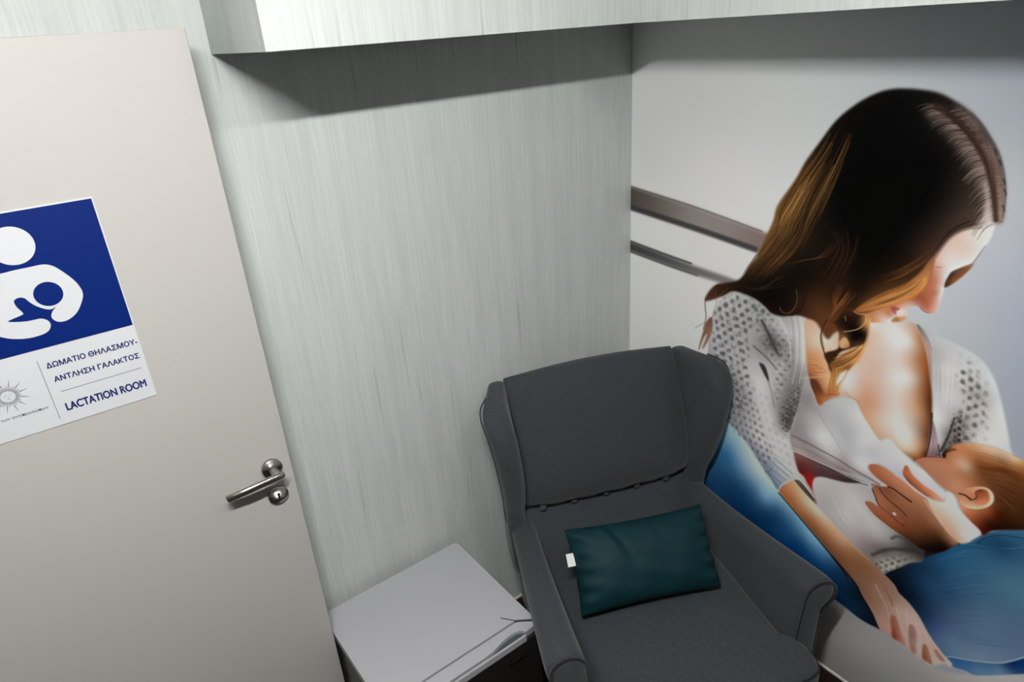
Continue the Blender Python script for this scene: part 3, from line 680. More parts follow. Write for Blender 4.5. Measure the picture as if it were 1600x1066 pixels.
('F',((1015.6,1331.4),(1028.4,1329.4),(1045.3,1323.8),(1074.5,1315.9),(1109.4,1309.6),(1137,1303.1),(1164.8,1293.2),(1182.9,1282),(1198.7,1266.2),(1216.3,1241.3),(1229.7,1214.8),(1247.6,1173.9),(1264.2,1132.3),(1279.6,1089.6),(1292.3,1045.1),(1234.8,1014.8),(1145.2,999.8),(1138.5,1001),(1118.6,1045.8),(1100.8,1086.8),(1082.9,1171.2),(1068.9,1225.3),(1053.5,1270),(1034.7,1304.8)),((1038.9,1320.5,204,207,211),(1065.5,1308.9,218,221,222),(1111.6,1298.3,223,226,229),(1108.4,1227.8,238,239,239),(1073.8,1264.7,203,201,201),(1091.3,1208.6,210,208,208),(1090.5,1157,225,225,227),(1105.1,1154.5,227,227,229),(1130.8,1165.3,238,239,241),(1128.7,1086.3,236,236,236),(1133.1,1025.7,232,232,232),(1167.8,1278.4,227,232,236),(1210.8,1223.1,236,241,245),(1233.3,1175.8,241,244,247),(1259,1113.1,247,247,247),(1276.1,1062.4,232,235,237),(1212.1,1124.7,234,232,231),(1166.6,1155.1,224,220,219),(1166.7,1103.8,162,155,153),(1155.7,1054.7,95,87,82),(1149.3,1015.6,78,70,65),(1170.7,1048.7,134,125,120),(1203.8,1069.3,238,238,238),(1169.5,1206.3,216,212,211),(1233.8,1066.8,245,247,247),(1186.1,1188.5,183,176,173)),2.2,1,2,0),
('K',((1134.4,1250),(1160.4,1251.6),(1187.3,1229.8),(1203.9,1195.9),(1213.5,1133.8),(1204.2,1099.8),(1201.6,1063.8),(1170,1034.9),(1149.3,1015.6),(1151,1096.6),(1163.5,1170.6),(1138.9,1210.6)),(15.5,14.3),(11.2,-19.6),(82,75,72),0.75,0.52,21,1.3,0.25),
('K',((1125.4,1279),(1160.3,1283.6),(1205,1220.8),(1236.8,1068.2),(1208.2,1080.1),(1210.1,1165.7),(1156.6,1238)),(19.9,12.3),(14.7,-24.4),(147,139,137),0.5,0.68,22,1.3,0.25),
('K',((1146.1,1023),(1149.5,1104.6),(1163.5,1128.2),(1180.1,1053.3)),(9.5,10.6),(6,-13),(36,30,28),0.75,0.5,23,1.2,0.25),
('S',((1137.9,1000.6),(1146.2,1050.1),(1150.3,1109.3)),(57,49,47),6.6,4.6,0.8,2.2),
('H',((1066.5,1266.2),(1082.2,1205.1),(1095.2,1141.6),(1112.3,1078.8)),((1113.1,1290.8),(1124.2,1225.5),(1132.4,1165.9),(1136.7,1098.8)),14,((198,194,191),(247,247,247)),2.4,0.4,24,1.2),
('F',((712.4,1262.8),(768.4,1268.3),(809.2,1288.3),(896.4,1303.9),(951.8,1321),(1002.2,1333.1),(1017.3,1324.2),(1035.2,1299.2),(1056.7,1254.8),(1074.6,1198.3),(1091.2,1133.1),(1101.2,1064.3),(1110.2,964),(1084.9,940.4),(1060.2,946.5),(982.7,949.8),(889.9,1022.1),(831.5,996.5),(795.8,991.9),(770.3,1029.7),(743.2,1085.5)),((747.2,1231,247,216,188),(740.1,1255.8,244,200,168),(753.3,1186,247,228,203),(792.7,1226.5,247,239,227),(810.4,1205.5,247,225,207),(765.7,1150.6,242,179,128),(763.5,1109.6,238,162,115),(796,1069.1,233,167,116),(787.2,1020,159,94,54),(770.8,1054.9,125,70,43),(840.2,1223.2,236,175,125),(904.9,1292.2,247,244,236),(939.8,1278.3,247,239,231),(913.9,1277.1,247,222,203),(982.5,1306.2,247,240,237),(994.1,1239.6,247,234,228),(956.2,1218.9,246,226,217),(911.3,1210.3,247,218,198),(937.2,1174.8,243,209,190),(904.1,1170,247,218,200),(905,1120.5,247,210,190),(935,1105.4,243,193,165),(922.4,1076.7,238,177,144),(923.2,1049.3,237,176,143),(949.6,1056.9,241,188,157),(977.1,1152.7,247,239,233),(1023.7,1160.1,247,243,238),(987.9,1088.9,247,230,220),(1011.5,1280.9,247,242,235),(1032.3,1181.7,246,229,222),(1026,1292.7,212,153,112),(1039.7,1241.7,195,130,86),(1055.4,1205.1,184,118,74),(1061.2,1157,186,122,80),(1072.1,1179.4,136,77,45),(1074.3,1118.5,175,111,69),(1085.6,1130.7,98,53,30),(873.5,1119.8,247,247,247),(867.8,1085.9,247,247,247),(890.9,1075.5,247,218,193),(944,1054.2,239,185,150),(950.3,1015.2,247,205,170),(978.3,1019.6,247,228,210),(1023.3,1060.6,247,242,235),(994.6,985.4,247,216,194),(1019.2,984.7,247,234,222),(1061.1,1017.3,247,236,224),(1071.6,977.3,244,221,198),(1050.6,962.5,247,225,197),(1087.1,964.5,222,147,96),(1077.7,943,148,83,49),(1095.7,989.5,194,131,82),(1098.5,1027.2,124,73,42),(1104.4,977.5,79,45,26),(1081.1,1086.6,189,129,87),(1092.9,1091.9,107,61,36)),2.2,1,2.2,0),
('F',((759.2,1068.9),(776.6,1069.6),(795,1048.1),(813.3,1026.8),(791.7,993.2),(773.2,1022.5),(753,1056.1)),((767.1,1053.4,111,59,35),(793,1034.9,145,78,43),(793.1,1005.6,186,107,63),(806.1,1023.7,217,139,83)),2.2,1,1.6,0),
('S',((863.3,1068),(879.2,1058.6),(899.4,1055.1),(908.9,1051.1)),(143,94,69),1.6,1.3,0.6,1.4),
('F',((1101,1078),(1115.3,1053.3),(1133,998.1),(1137.4,984.3),(1108.1,964.4),(1103.1,1015.5)),((1107.1,1049.3,178,153,161),(1118.9,1009.5,206,178,185),(1116.3,980.4,156,126,128),(1132.9,988.9,120,97,100)),1.5,1,1.6,0),
('S',((1097.1,1098.6),(1103.7,1047.7),(1106.5,1003.3),(1106,965.7)),(53,26,14),5.5,4.1,0.8,2.3),
('S',((1111.8,1033.5),(1124.4,979.9)),(156,128,136),2.7,2.7,0.7,1.5),
('S',((1128.8,1014.4),(1139.4,983)),(66,45,42),4,4.7,0.8,1.5),
('F',((1015.9,1329.5),(1025.1,1328.3),(1043,1307.6),(1058.7,1280),(1072.5,1226.7),(1079.4,1178.4),(1065.9,1224.2),(1050.2,1268.8),(1033,1304.3)),((1026.8,1318.7,145,126,126),(1044.2,1291.6,205,169,157),(1059,1259.4,201,165,156),(1074.3,1202,184,148,133)),1.4,1,1.6,0),
('S',((1019.3,1330.6),(1035.9,1317.5),(1052.2,1296.3),(1063.4,1273.4)),(135,131,135),3.1,2.4,0.7,1.5),
('F',((748.1,1071.1),(760.9,1036.9),(777.1,1008.3),(792.1,988.9),(805.9,1007.3),(818,1021.2),(834,1034.1),(855.6,1046.6),(877.7,1052.6),(896.5,1052.5),(907.7,1040.5),(924.5,1016.2),(955.4,983.7),(983,958.5),(993.8,968.9),(1010.2,976.1),(1026.4,963),(1049.5,949.4),(1086.9,928.9),(1114.9,920.8),(1141.2,901.8),(1180,882.1),(1175.6,883.4),(1168.4,850.1),(1143.2,847.7),(1082.7,838.4),(1053.7,865.8),(1000.6,885.1),(970.2,869),(968.7,854.8),(1029.3,821.1),(1012.1,815.7),(991.1,808.4),(952.5,814.2),(859.6,798.5),(753.1,797.7),(728.9,795.1),(711.1,849.3),(722.5,902.1),(729.7,983.7),(736.1,1066.5)),((747.3,1044.6,197,192,195),(757.9,995.7,171,161,163),(768.6,946.2,203,198,200),(754.1,893.4,185,177,180),(794,944,216,211,213),(815.4,908.5,247,247,247),(821.4,865.4,247,247,247),(786.3,876.1,228,221,224),(847.6,883,247,247,247),(829.7,1008.8,219,219,221),(855.5,994,218,219,222),(858.1,1029.7,229,231,232),(886.9,1042.1,228,231,233),(906.5,1012.4,247,247,247),(878.7,943.1,212,214,221),(904.1,928.7,217,221,228),(943,969.3,247,247,247),(934.9,926.2,247,247,247),(972.6,944.8,244,245,247),(1005.7,961.2,244,246,247),(960.2,908.1,231,232,239),(910.4,887.2,226,226,231),(923.3,853.2,239,236,240),(948.5,839.4,245,241,245),(987.3,921.9,235,236,240),(1027.2,938,247,247,247),(1015.1,905.9,241,241,247),(1051.8,916.6,242,242,247),(1082.5,916,247,247,247),(1102.7,897.2,247,247,247),(1136.8,890.9,242,241,247),(1157.8,881.8,243,240,245),(1057.3,885.1,226,222,236),(892.4,850.7,207,199,202),(861.9,839.5,229,220,222),(813.8,828.8,186,175,177),(770.2,835.2,170,159,161),(756.7,804.4,213,197,197),(897.5,816.5,169,149,152),(953.1,809.9,182,163,168),(997.3,816.4,221,211,219),(1166.5,874.5,247,247,247)),2.2,1,2.2,0),
('S',((736.1,984.1),(764.4,978.3),(795.6,962.8),(817.1,941.1),(842.8,917),(862.1,894.7),(876.3,879)),(163,147,155),2.1,2.1,0.6,1.4),
('S',((743.3,994),(771.8,985.9),(798.6,970.9),(826.6,945.5),(854.7,918.2),(873.8,896)),(197,183,189),1.8,1.8,0.5,1.4),
('S',((729.4,951.6),(717.7,904.6),(714.2,860.4)),(177,164,169),2.3,2.3,0.5,1.9),
('S',((718,847.8),(768.8,846.4),(824.7,841.4),(874.5,836.8),(919.4,828.3),(974,821.6),(1004.7,816.1)),(124,105,108),4.5,4.9,0.8,1.8),
('S',((726.5,832.7),(792.2,832),(855.6,826.9),(921.3,815.5),(976.1,809)),(210,196,199),3.9,3.5,0.6,1.8),
('S',((726.7,813.5),(794,818.6),(857.5,813.8),(922.9,804.8),(969.8,800.9)),(147,128,131),3.2,2.8,0.6,1.8),
('S',((735.7,794.7),(796.9,796.3),(859.8,797.2),(924.6,794.1),(977.5,799.8)),(247,226,228),3.9,3.2,0.8,1.4),
('S',((861.1,788.4),(909.3,790.3),(948.4,791.1),(974.3,796.5)),(84,64,67),3.3,3.3,0.7,1.7),
('S',((745.9,784.3),(798.7,782.8),(861.5,785.3),(910,786)),(171,129,129),2.1,2.1,0.4,1.8),
('F',((982.6,803.5),(992.5,811.4),(1012.8,811.6),(1033.7,816.8),(1014.8,799.2),(1001.7,789.3),(991.5,794.9)),((995.9,802,154,119,119),(1020.5,809.2,85,52,49)),1.3,1,1.6,0),
('S',((985.6,796.1),(992.8,809.4),(993.9,791.7)),(236,208,208),2.6,2.6,0.8,1.3),
('F',((1078.5,940.6),(1087.8,952.6),(1100.2,961.9),(1123.1,973.1),(1145.8,982.8),(1151.3,989.1),(1145.4,998.8),(1150.9,1011.9),(1160.8,1028.7),(1173.9,1041.3),(1187.4,1050.7),(1201.2,1057.5),(1215.2,1061.8),(1248,1068.4),(1283.6,1067.3),(1315.4,1062.2),(1369.6,1053.5),(1435.8,1022.6),(1452.8,950.8),(1398.1,909),(1356.5,875.9),(1297,834.7),(1277.5,807.5),(1248.5,823.2),(1215.9,855.2),(1195,887.6),(1162.4,895.6),(1122.6,916.4),(1093.8,935)),((1094,949.5,210,130,99),(1116.9,947.3,216,148,117),(1141.9,960.5,219,149,116),(1133.7,931.4,208,143,112),(1166.9,942.5,220,150,114),(1167,914.3,211,144,112),(1166.3,973.5,228,154,113),(1183.5,992.9,231,178,145),(1200.2,986.4,239,203,181),(1194.3,964.4,208,146,110),(1165,1007.1,220,144,99),(1151.2,996.6,193,125,86),(1180.9,1032.1,228,151,100),(1203.4,1046.7,232,172,125),(1207.6,1025.7,213,136,85),(1227.7,1049.1,239,192,152),(1250.6,1055.9,246,211,176),(1274.8,1053.8,212,182,152),(1298.2,1053.2,245,208,163),(1315.7,1046.5,196,139,85),(1255.2,1033.8,186,130,86),(1258.9,1016.1,149,88,47),(1224.9,1014.6,162,96,57),(1229.8,990.5,141,85,50),(1280.4,1027.6,134,78,40),(1303.2,1030.1,160,100,53),(1254.2,980.3,130,79,43),(1221.8,955.4,190,121,82),(1281.8,998.8,137,84,47),(1307.6,1009.8,127,74,36),(1293.6,965.6,104,62,36),(1290.2,936.6,95,53,30),(1319.8,954.1,92,52,26),(1318.4,905.9,80,43,19),(1344.4,894.8,70,37,18),(1294.5,905,100,53,29),(1296,892.1,74,25,9),(1310.4,887.2,68,28,6),(1206.4,929.5,225,156,119),(1188.8,912.4,232,164,131),(1197.3,896,223,150,113),(1213,869.7,247,188,148),(1229.2,854.4,236,146,104),(1255.7,863.6,184,103,63),(1273.9,885.5,178,94,59),(1260.3,841.5,136,72,39),(1281.7,848,65,23,13),(1274.5,821.9,93,22,14),(1294,848.8,46,17,6),(1315.6,862.7,50,21,10),(1338,870.1,45,21,10),(1383.7,972.4,87,48,26),(1359.8,1029.2,159,99,55)),1.7,1,2.4,0),
('H',((1213.1,998.4),(1247.4,1013.2),(1281,1024.7),(1323,1028),(1372.1,1023.4)),((1274.7,941.1),(1288,935.4),(1306.8,926.2),(1334.3,908.9),(1351.3,899.2)),60,((72,39,17),(153,97,57),(97,56,28),(57,28,10),(133,82,47)),1.6,0.28,31,0.7),
('H',((1169.7,1036.5),(1204.6,1040.7),(1252.1,1048.5),(1318.6,1048)),((1196.1,1019.7),(1224.3,1017.6),(1269.1,1024.8),(1323.6,1025.1)),22,((246,189,139),(152,89,49),(214,152,102)),1.9,0.25,32,0.7),
('S',((1187.2,1051.6),(1215.1,1062.4),(1247.8,1069),(1283.6,1067.3),(1315.4,1062.2)),(188,163,145),1.6,1.6,0.5,1.7),
('F',((1141.1,993.2),(1150.6,1013.4),(1164.4,1023.8),(1172.7,1021.2),(1163.8,1013.3),(1152.7,1002.5),(1152.5,989.7),(1148.4,983.1)),((1147.5,1001.6,66,34,20),(1162.9,1018,154,93,60),(1148.8,987.8,31,17,11)),1.3,1,1.6,0),
('S',((1140.3,1011.7),(1150.9,1011.9),(1160.8,1028.7)),(78,60,52),3.5,2,0.7,1.5),
('S',((1078.7,939.3),(1088,951.3),(1107.8,966.5),(1145.7,983.4)),(103,54,35),2.3,2.3,0.7,1.5),
('F',((1213.6,919.6),(1226.5,932.2),(1239.6,942.5),(1255.8,949),(1270.4,943.8),(1278.3,929.6),(1278.5,910.8),(1267.9,890.5),(1248.5,874.1),(1227,865.6),(1210.7,868.3),(1209.2,888.8)),((1227.4,927.6,247,176,135),(1249.6,943,247,208,170),(1276.1,928.3,247,247,215),(1275.1,903.6,247,247,211),(1247.9,877.2,247,239,200),(1223.7,868.9,247,211,175),(1212.9,883.9,242,168,132),(1232.5,902.6,224,146,107),(1248.7,898.2,232,149,107),(1217.8,911.5,232,162,125)),1.3,1,1.6,0),
('F',((1237.8,926.6),(1247.9,938.7),(1259.9,941.1),(1268.9,927.5),(1269.1,908.6),(1259.3,895.8),(1245.1,890.7),(1234.1,894.7),(1241.6,907.9)),((1247.5,928.7,168,88,51),(1260.5,926,209,114,72),(1257,906.6,244,146,104),(1244.2,895.4,235,149,110),(1246.1,910.6,198,112,73)),1.7,1,1.6,0),
('S',((1202.1,898.2),(1217.2,901.3),(1231.3,895.5)),(54,24,11),3.4,5.8,0.9,1.4),
('S',((1231.1,896.5),(1241.1,904.2),(1240.8,914.4),(1237.3,922.8),(1248.3,936.8)),(104,46,24),4.3,2.4,0.8,1.7),
('S',((1231.5,907.3),(1234.3,900.1)),(238,146,107),3.8,3.4,0.8,1.4),
('S',((1213.4,868.1),(1227.2,864.6),(1248.8,872.8),(1270.3,890.9),(1280.4,913.7)),(148,76,47),1.2,1.2,0.5,1.4),
('F',((1126.8,840),(1149.9,843.9),(1173.8,856.2),(1173.4,888.4),(1193.8,885.2),(1210.5,857.3),(1224.5,843),(1246.4,830.1),(1273.3,811.2),(1259.2,780.5),(1251.1,765.4),(1229.1,748.5),(1208.6,750.7),(1183,777.8),(1157.8,801.6)),((1145.9,833.7,247,234,212),(1173.5,842.6,247,247,243),(1188.9,867.1,247,247,247),(1199.3,842.8,247,247,247),(1232.4,817.3,247,247,245),(1213.6,813.1,247,243,229),(1258.1,799.2,247,247,247),(1239.9,779.5,247,247,247),(1167.1,815.2,247,224,200),(1194.6,793.2,245,207,182),(1215.3,775.1,247,208,181),(1220.2,750.5,237,182,148),(1240.2,763.9,247,236,209)),1.5,1,1.6,0),
('F',((966.4,853.4),(967.9,865.2),(975.1,872.3),(994,879.1),(1017.2,876.8),(1037.6,870.8),(1067.3,863.6),(1100.7,849.5),(1131.2,840.6),(1141.8,823.4),(1161.1,799.7),(1183,777.8),(1200,765),(1229,749.2),(1223.3,734.6),(1198.7,695.3),(1169,676.9),(1145.4,671.1),(1119,678.4),(1085.7,685),(1051.5,692.6),(1012.4,705),(989.3,720.6),(976.1,734),(980.9,741.1),(995.6,745.7),(1016.4,742.6),(998.4,774.6),(987.9,793.5),(992.5,806.5),(1008.4,811.4),(1028,822.6),(1005.4,830.1),(982.1,839.6)),((972,860.5,205,116,84),(990.4,860.3,205,127,92),(1014.6,853.4,216,135,92),(1043.7,853.5,228,151,113),(1059.1,838.3,216,141,106),(1085.1,833.3,216,146,111),(1116.2,831.7,218,151,116),(1114.6,807,188,123,90),(1080.8,786.6,176,113,80),(1046,802.5,167,105,74),(1022.1,809,145,88,63),(1010,781.4,197,125,89),(1033.2,762,192,120,87),(1054.3,754,173,106,76),(1080.2,753.5,164,101,70),(1107.4,778.4,171,111,80),(1135,795.4,180,120,88),(1140.3,766.6,155,94,64),(1131.9,728.6,129,76,47),(1157.8,769.7,168,113,83),(1172.5,755.1,130,83,55),(1187.8,736.9,87,53,32),(1204.1,743.7,147,100,72),(1161.9,715.5,71,42,23),(1135.8,689.7,74,42,24),(1183.4,697.1,20,9,5),(1156.4,678.6,27,13,9),(1208.2,722.3,44,23,13),(1221.5,743.4,183,128,95),(986.5,738.1,200,122,91),(1005.2,728.2,195,116,82),(1029.9,722.2,184,108,74),(1061.4,712.4,178,97,63),(1095.8,700.9,131,68,39),(1110.6,689.6,94,51,30)),1.5,1,2.2,0),
('S',((1028.1,821.8),(1045.8,822.6),(1066.1,816.3),(1095.9,807.7)),(51,25,19),3.4,5.6,0.9,1.3),
('S',((1008.2,803),(1022.2,788.5),(1050.8,774.6),(1076.7,764.5),(1093,753.2)),(64,35,26),4,3.4,0.8,1.3),
('S',((988.5,789.7),(1001.5,768.1),(1016,745.3),(1044.3,735.4),(1065.3,727.5),(1092.9,717.9)),(71,39,27),4.6,4,0.85,1.3),
('S',((976.1,734),(997.2,714.7),(1022.8,704.2),(1058,693.3),(1085.7,685)),(89,48,33),2.3,2.3,0.5,1.6),
('S',((1016.6,741.5),(1058.1,731.4),(1085.4,723.5)),(213,138,105),4.6,4,0.5,2.4),
('S',((1037.7,870.1),(1067.5,862.1),(1101,848.1),(1132.5,841.4)),(247,228,204),3,3.6,0.8,1.9),
('S',((1129.8,831.9),(1147.1,810.9),(1171.1,794.1),(1192.1,775.8),(1219.5,754)),(247,221,194),5.8,3.7,0.6,4.5),
('S',((1185.6,779.5),(1197.4,763.3),(1214.4,750.6),(1228.8,750.3)),(210,158,122),2.3,2.3,0.6,1.8),
('S',((1054.3,754),(1064.7,750.1),(1073.1,738.7)),(157,132,109),3.4,3.4,0.8,1.3),
('S',((1059.3,743.8),(1062.9,741.9)),(247,247,247),7.4,6.8,1,1),
('F',((1059.6,886),(1059.1,901.3),(1060.5,911.4),(1066.8,915.5),(1075.6,904.4),(1086.8,893.1),(1113.6,879.1),(1138.7,872.2),(1157.5,865.8),(1172.9,857.6),(1166.3,849.8),(1146.2,847.6),(1125.1,848.8),(1099.3,857.3),(1075.9,867.6)),((1062.7,907.2,200,114,84),(1069.3,887.4,215,122,85),(1089.3,879,223,130,93),(1116.5,863.3,227,136,99),(1141.3,858.2,242,152,118),(1162.7,853.5,247,189,158),(1078.1,872.8,163,91,61),(1105.5,857,169,91,61),(1130.9,850.2,190,110,78)),1.3,1,1.6,0),
('S',((1061.4,883.1),(1079.1,867.4),(1105.8,855.2),(1131.2,848.4)),(115,59,39),3.3,2.7,0.6,1.5),
('F',((702.2,612.6),(705.7,633.8),(722.2,661.1),(745.9,685.1),(764.1,672.6),(789.5,657.9),(824.1,641.2),(887.9,603.5),(963.4,562.7),(1021.3,539.3),(1077.8,514.2),(1103.9,499.4),(1119,481),(1150.4,465.9),(1183.4,440.2),(1210.3,407.6),(1229.7,386.5),(1252,368.2),(1269.9,353.9),(1286.5,346.2),(1295.2,339),(1290.7,324.5),(1275.4,325.6),(1263.6,306.8),(1246.4,287.9),(1221.6,288.5),(1196,291.4),(1168.6,301.2),(1127,304.4),(1084.2,307.7),(1062.3,345.5),(1038.1,373.6),(1018.8,395.2),(996.1,425),(965.3,436.1),(905.2,482),(829.6,530.7),(762,573.7)),((720.5,634.1,227,147,100),(742.1,657.3,247,190,137),(747,616.9,222,142,91),(777.7,640.3,247,214,170),(784.7,584.9,214,137,89),(803.4,623.4,247,229,194),(842.1,609.5,247,241,212),(827.8,579,220,148,101),(813.2,547.8,162,102,65),(874,575.9,243,190,148),(874,543.4,200,134,92),(864.9,509.8,145,90,59),(930.3,553.8,241,190,148),(927.4,513.9,183,123,83),(923,483.3,151,97,66),(968.1,531.3,191,137,98),(1004.6,514,173,116,83),(977.1,472.5,166,112,81),(1002.4,447.1,164,118,94),(1027.2,476.5,169,120,90),(1010.7,472,166,118,90),(1038.5,492.6,174,126,96),(1022.9,419.4,165,119,94),(1053.6,375.5,185,141,120),(1079.7,473.2,181,138,117),(1065.2,446.8,194,152,127),(1088.4,398.3,202,159,135),(1110.3,446.5,197,154,136),(1129.3,421.2,234,201,183),(1147.7,441.1,227,194,182),(1084.1,331.7,222,176,161),(1107.4,330.2,238,188,170),(1143.5,381.6,236,202,187),(1167.2,411.7,247,216,207),(1190.5,400.8,247,214,205),(1215.1,381.3,247,218,205),(1165.8,338.3,247,210,197),(1203.4,329.7,247,225,219),(1235.2,347.9,246,206,188),(1256.5,326.1,247,225,210),(1284.9,337.1,247,234,222),(1154.6,318,232,182,164)),1.8,1,2.4,0),
('S',((746.1,683.6),(779.2,665.2),(824.5,638.7),(888.3,601.1),(963.7,560.3),(1021.7,536.9)),(247,241,211),3,2.2,0.45,2.7),
('S',((698.7,607.8),(762.7,568.6),(830.2,525.6),(906,476.9),(965.9,432.1)),(33,23,19),5.4,7.7,0.85,2.8),
('S',((908.2,475.6),(958.3,446.4),(992.5,422.2),(1017.7,389.2),(1038.9,368.9),(1063.1,340.8),(1085.2,305.9)),(11,16,24),6.6,5.9,0.9,2.6),
('S',((1051.2,461.6),(1075.6,429.4),(1095.1,403.7),(1111.1,364.8)),(245,205,177),5,4.4,0.55,2.9),
('S',((1077.1,466.2),(1099.7,443.2),(1110.8,421.5)),(152,106,84),5,4.4,0.6,3.2),
('S',((1122.1,420.4),(1137.2,386.6),(1161,344.6),(1174.6,309.2)),(247,240,228),3.7,5.5,0.5,3.2),
('S',((1148.4,436.7),(1161,386),(1172.1,343.8)),(247,239,227),3.6,5.5,0.5,3.1),
('S',((1180.4,417.6),(1198.4,366.8),(1213.7,302.4)),(247,240,227),3.6,5.3,0.5,3.1),
('S',((1204.2,402.4),(1228.9,362.9),(1252.3,311.8)),(247,240,227),3.5,5.3,0.5,3),
('S',((1224.1,389.2),(1246.1,362.9),(1281.3,338.8)),(247,240,227),3.5,5.2,0.5,3),
('F',((1113.4,366.8),(1113.7,382.7),(1120.5,390.9),(1132.9,375.2),(1151.4,336.3),(1169.3,301.8),(1156.9,305.1),(1130.9,303.6),(1122.9,332.8)),((1120.9,373.1,194,123,101),(1127.2,336.4,179,89,70),(1133.6,310.1,167,74,54),(1143.4,339.8,219,148,123),(1159.8,309.3,223,161,139)),2.3,0.95,1.6,0),
('F',((1165.5,377),(1170.2,394.9),(1181.5,388),(1190.6,365.1),(1195.8,328.2),(1200.1,296.3),(1187.4,298.5),(1175.9,326.2)),((1172,385.1,196,147,135),(1175.9,347.1,185,129,120),(1187.8,336.7,213,167,157),(1190.4,302.2,192,139,124)),2.2,0.9,1.6,0),
('F',((1212.8,332.9),(1214.4,351),(1222.7,349.6),(1233.2,330.6),(1243.2,308.6),(1247.6,292.7),(1234.9,293),(1220.4,294.8)),((1217.9,337.6,188,133,92),(1222.8,310.7,179,102,61),(1234.2,315.9,204,145,111),(1243.2,295.5,192,136,108)),2,0.95,1.6,0),
('F',((1242.7,348.5),(1248.9,357.3),(1262.7,347.3),(1275.4,337.5),(1272.8,329.9),(1260.2,328.5)),((1249.4,345.4,219,148,129),(1265.2,334.2,204,139,120)),1.8,0.9,1.6,0),
('F',((1132.6,1615.7),(1136,1599.5),(1133.6,1581.9),(1127.5,1563.5),(1118.6,1545.6),(1109.5,1521.4),(1097.6,1509.6),(1077.2,1492.7),(1065.3,1477.5),(1059.5,1460.4),(1061.5,1435.7),(1059.2,1412.7),(1059,1390.1),(1054.9,1379.1),(1046.3,1371.6),(1035.1,1370),(1024.3,1373.4),(1015.9,1379.3),(1005.5,1379.6),(994.4,1374.7),(988.4,1366.3),(987.3,1355.8),(991.6,1348.6),(988.4,1340.8),(978.3,1328.5),(955.4,1316.9),(922,1306.5),(896.6,1302.2),(885.7,1329.3),(925.4,1365.2),(939.1,1376),(1000.1,1458.2),(1024.3,1526.7),(1049.4,1580),(1095.6,1609)),((1123,1597,247,247,242),(1115.5,1561,242,242,237),(1098.9,1592.4,247,240,231),(1074.8,1558.4,242,217,205),(1088.8,1540.6,244,223,214),(1058.4,1534,245,226,219),(1041.5,1508.9,243,217,210),(1073.2,1513.1,245,240,238),(1061.1,1491.9,243,240,240),(1054.1,1471.6,236,231,229),(1038.6,1480.3,224,166,149),(1044.7,1506.6,243,224,217),(1037.8,1454.9,213,136,112),(1033.1,1434.6,204,129,100),(1046.2,1425.2,209,133,110),(1021.8,1418.6,190,117,86),(1009.6,1405.5,172,94,63),(1039.4,1400.7,216,134,110),(1026.9,1390.7,191,108,82),(1035.3,1376.6,217,139,122),(1051,1384.5,238,190,181),(1057.2,1440.9,246,243,243),(1055.3,1421.3,244,237,237),(1048.4,1457.6,232,178,166),(997.3,1392.2,203,132,101),(978.4,1380.2,225,166,137),(997.3,1375.6,234,210,203),(962.6,1365.6,223,161,130),(944.3,1363.7,212,140,102),(938.6,1341.4,224,153,114),(973.7,1355.2,247,247,242),(984.1,1348.1,240,216,204),(950.4,1327.6,247,241,234),(926.7,1316.8,247,218,200),(901,1316.1,221,151,110),(928.7,1345.4,224,155,114),(921.4,1311.6,238,182,149),(946,1336.6,217,145,112)),1.2,1,2.4,0),
('F',((945.1,1358.8),(953.7,1363.7),(969.6,1360.8),(964.9,1352.6),(960.4,1342.7),(951.8,1347)),((953.1,1357.7,181,88,80),(959.5,1347.6,217,126,119)),1.3,1,1.6,0),
('F',((961.9,1351.7),(975.7,1360.9),(988.7,1356.2),(984.6,1344.8),(970.4,1338.8)),((973.9,1353.6,247,247,247),(983.8,1349.7,245,216,204)),1.3,1,1.6,0),
('F',((953.3,1319.7),(960.3,1334),(970.4,1338.8),(987.8,1344.1),(984.9,1334.6),(972.8,1324.7)),((965.9,1328.8,188,119,64),(977.1,1335.7,236,193,145),(957.8,1321.1,206,146,98)),1.3,1,1.6,0),
('S',((1015.9,1379.3),(1026.1,1371.3),(1039.4,1370.2)),(144,77,58),2.6,1.7,0.8,1.2),
('S',((1033.7,1491.6),(1047.2,1493.3)),(177,107,88),3.9,2.2,0.5,2.2),
('F',((1062.5,1444.8),(1060.9,1457.6),(1064.5,1474.2),(1070,1487.9),(1086.1,1501.5),(1099.8,1511.7),(1110.8,1518.7),(1111.5,1511.4),(1101.1,1492.3),(1091.1,1476.1),(1078.4,1459)),((1064.7,1452.3,79,43,25),(1072.3,1476.1,86,52,38),(1077.7,1489.7,95,74,71),(1089.6,1483.4,142,85,43),(1101.5,1503,149,95,57),(1082.3,1466.2,165,109,67),(1108.2,1515.1,165,130,118)),1.2,1,1.6,0),
('S',((1127.2,1564.8),(1122.3,1552.2),(1117.6,1538),(1110.1,1518.5)),(165,130,127),1.8,4.2,0.6,1.4),
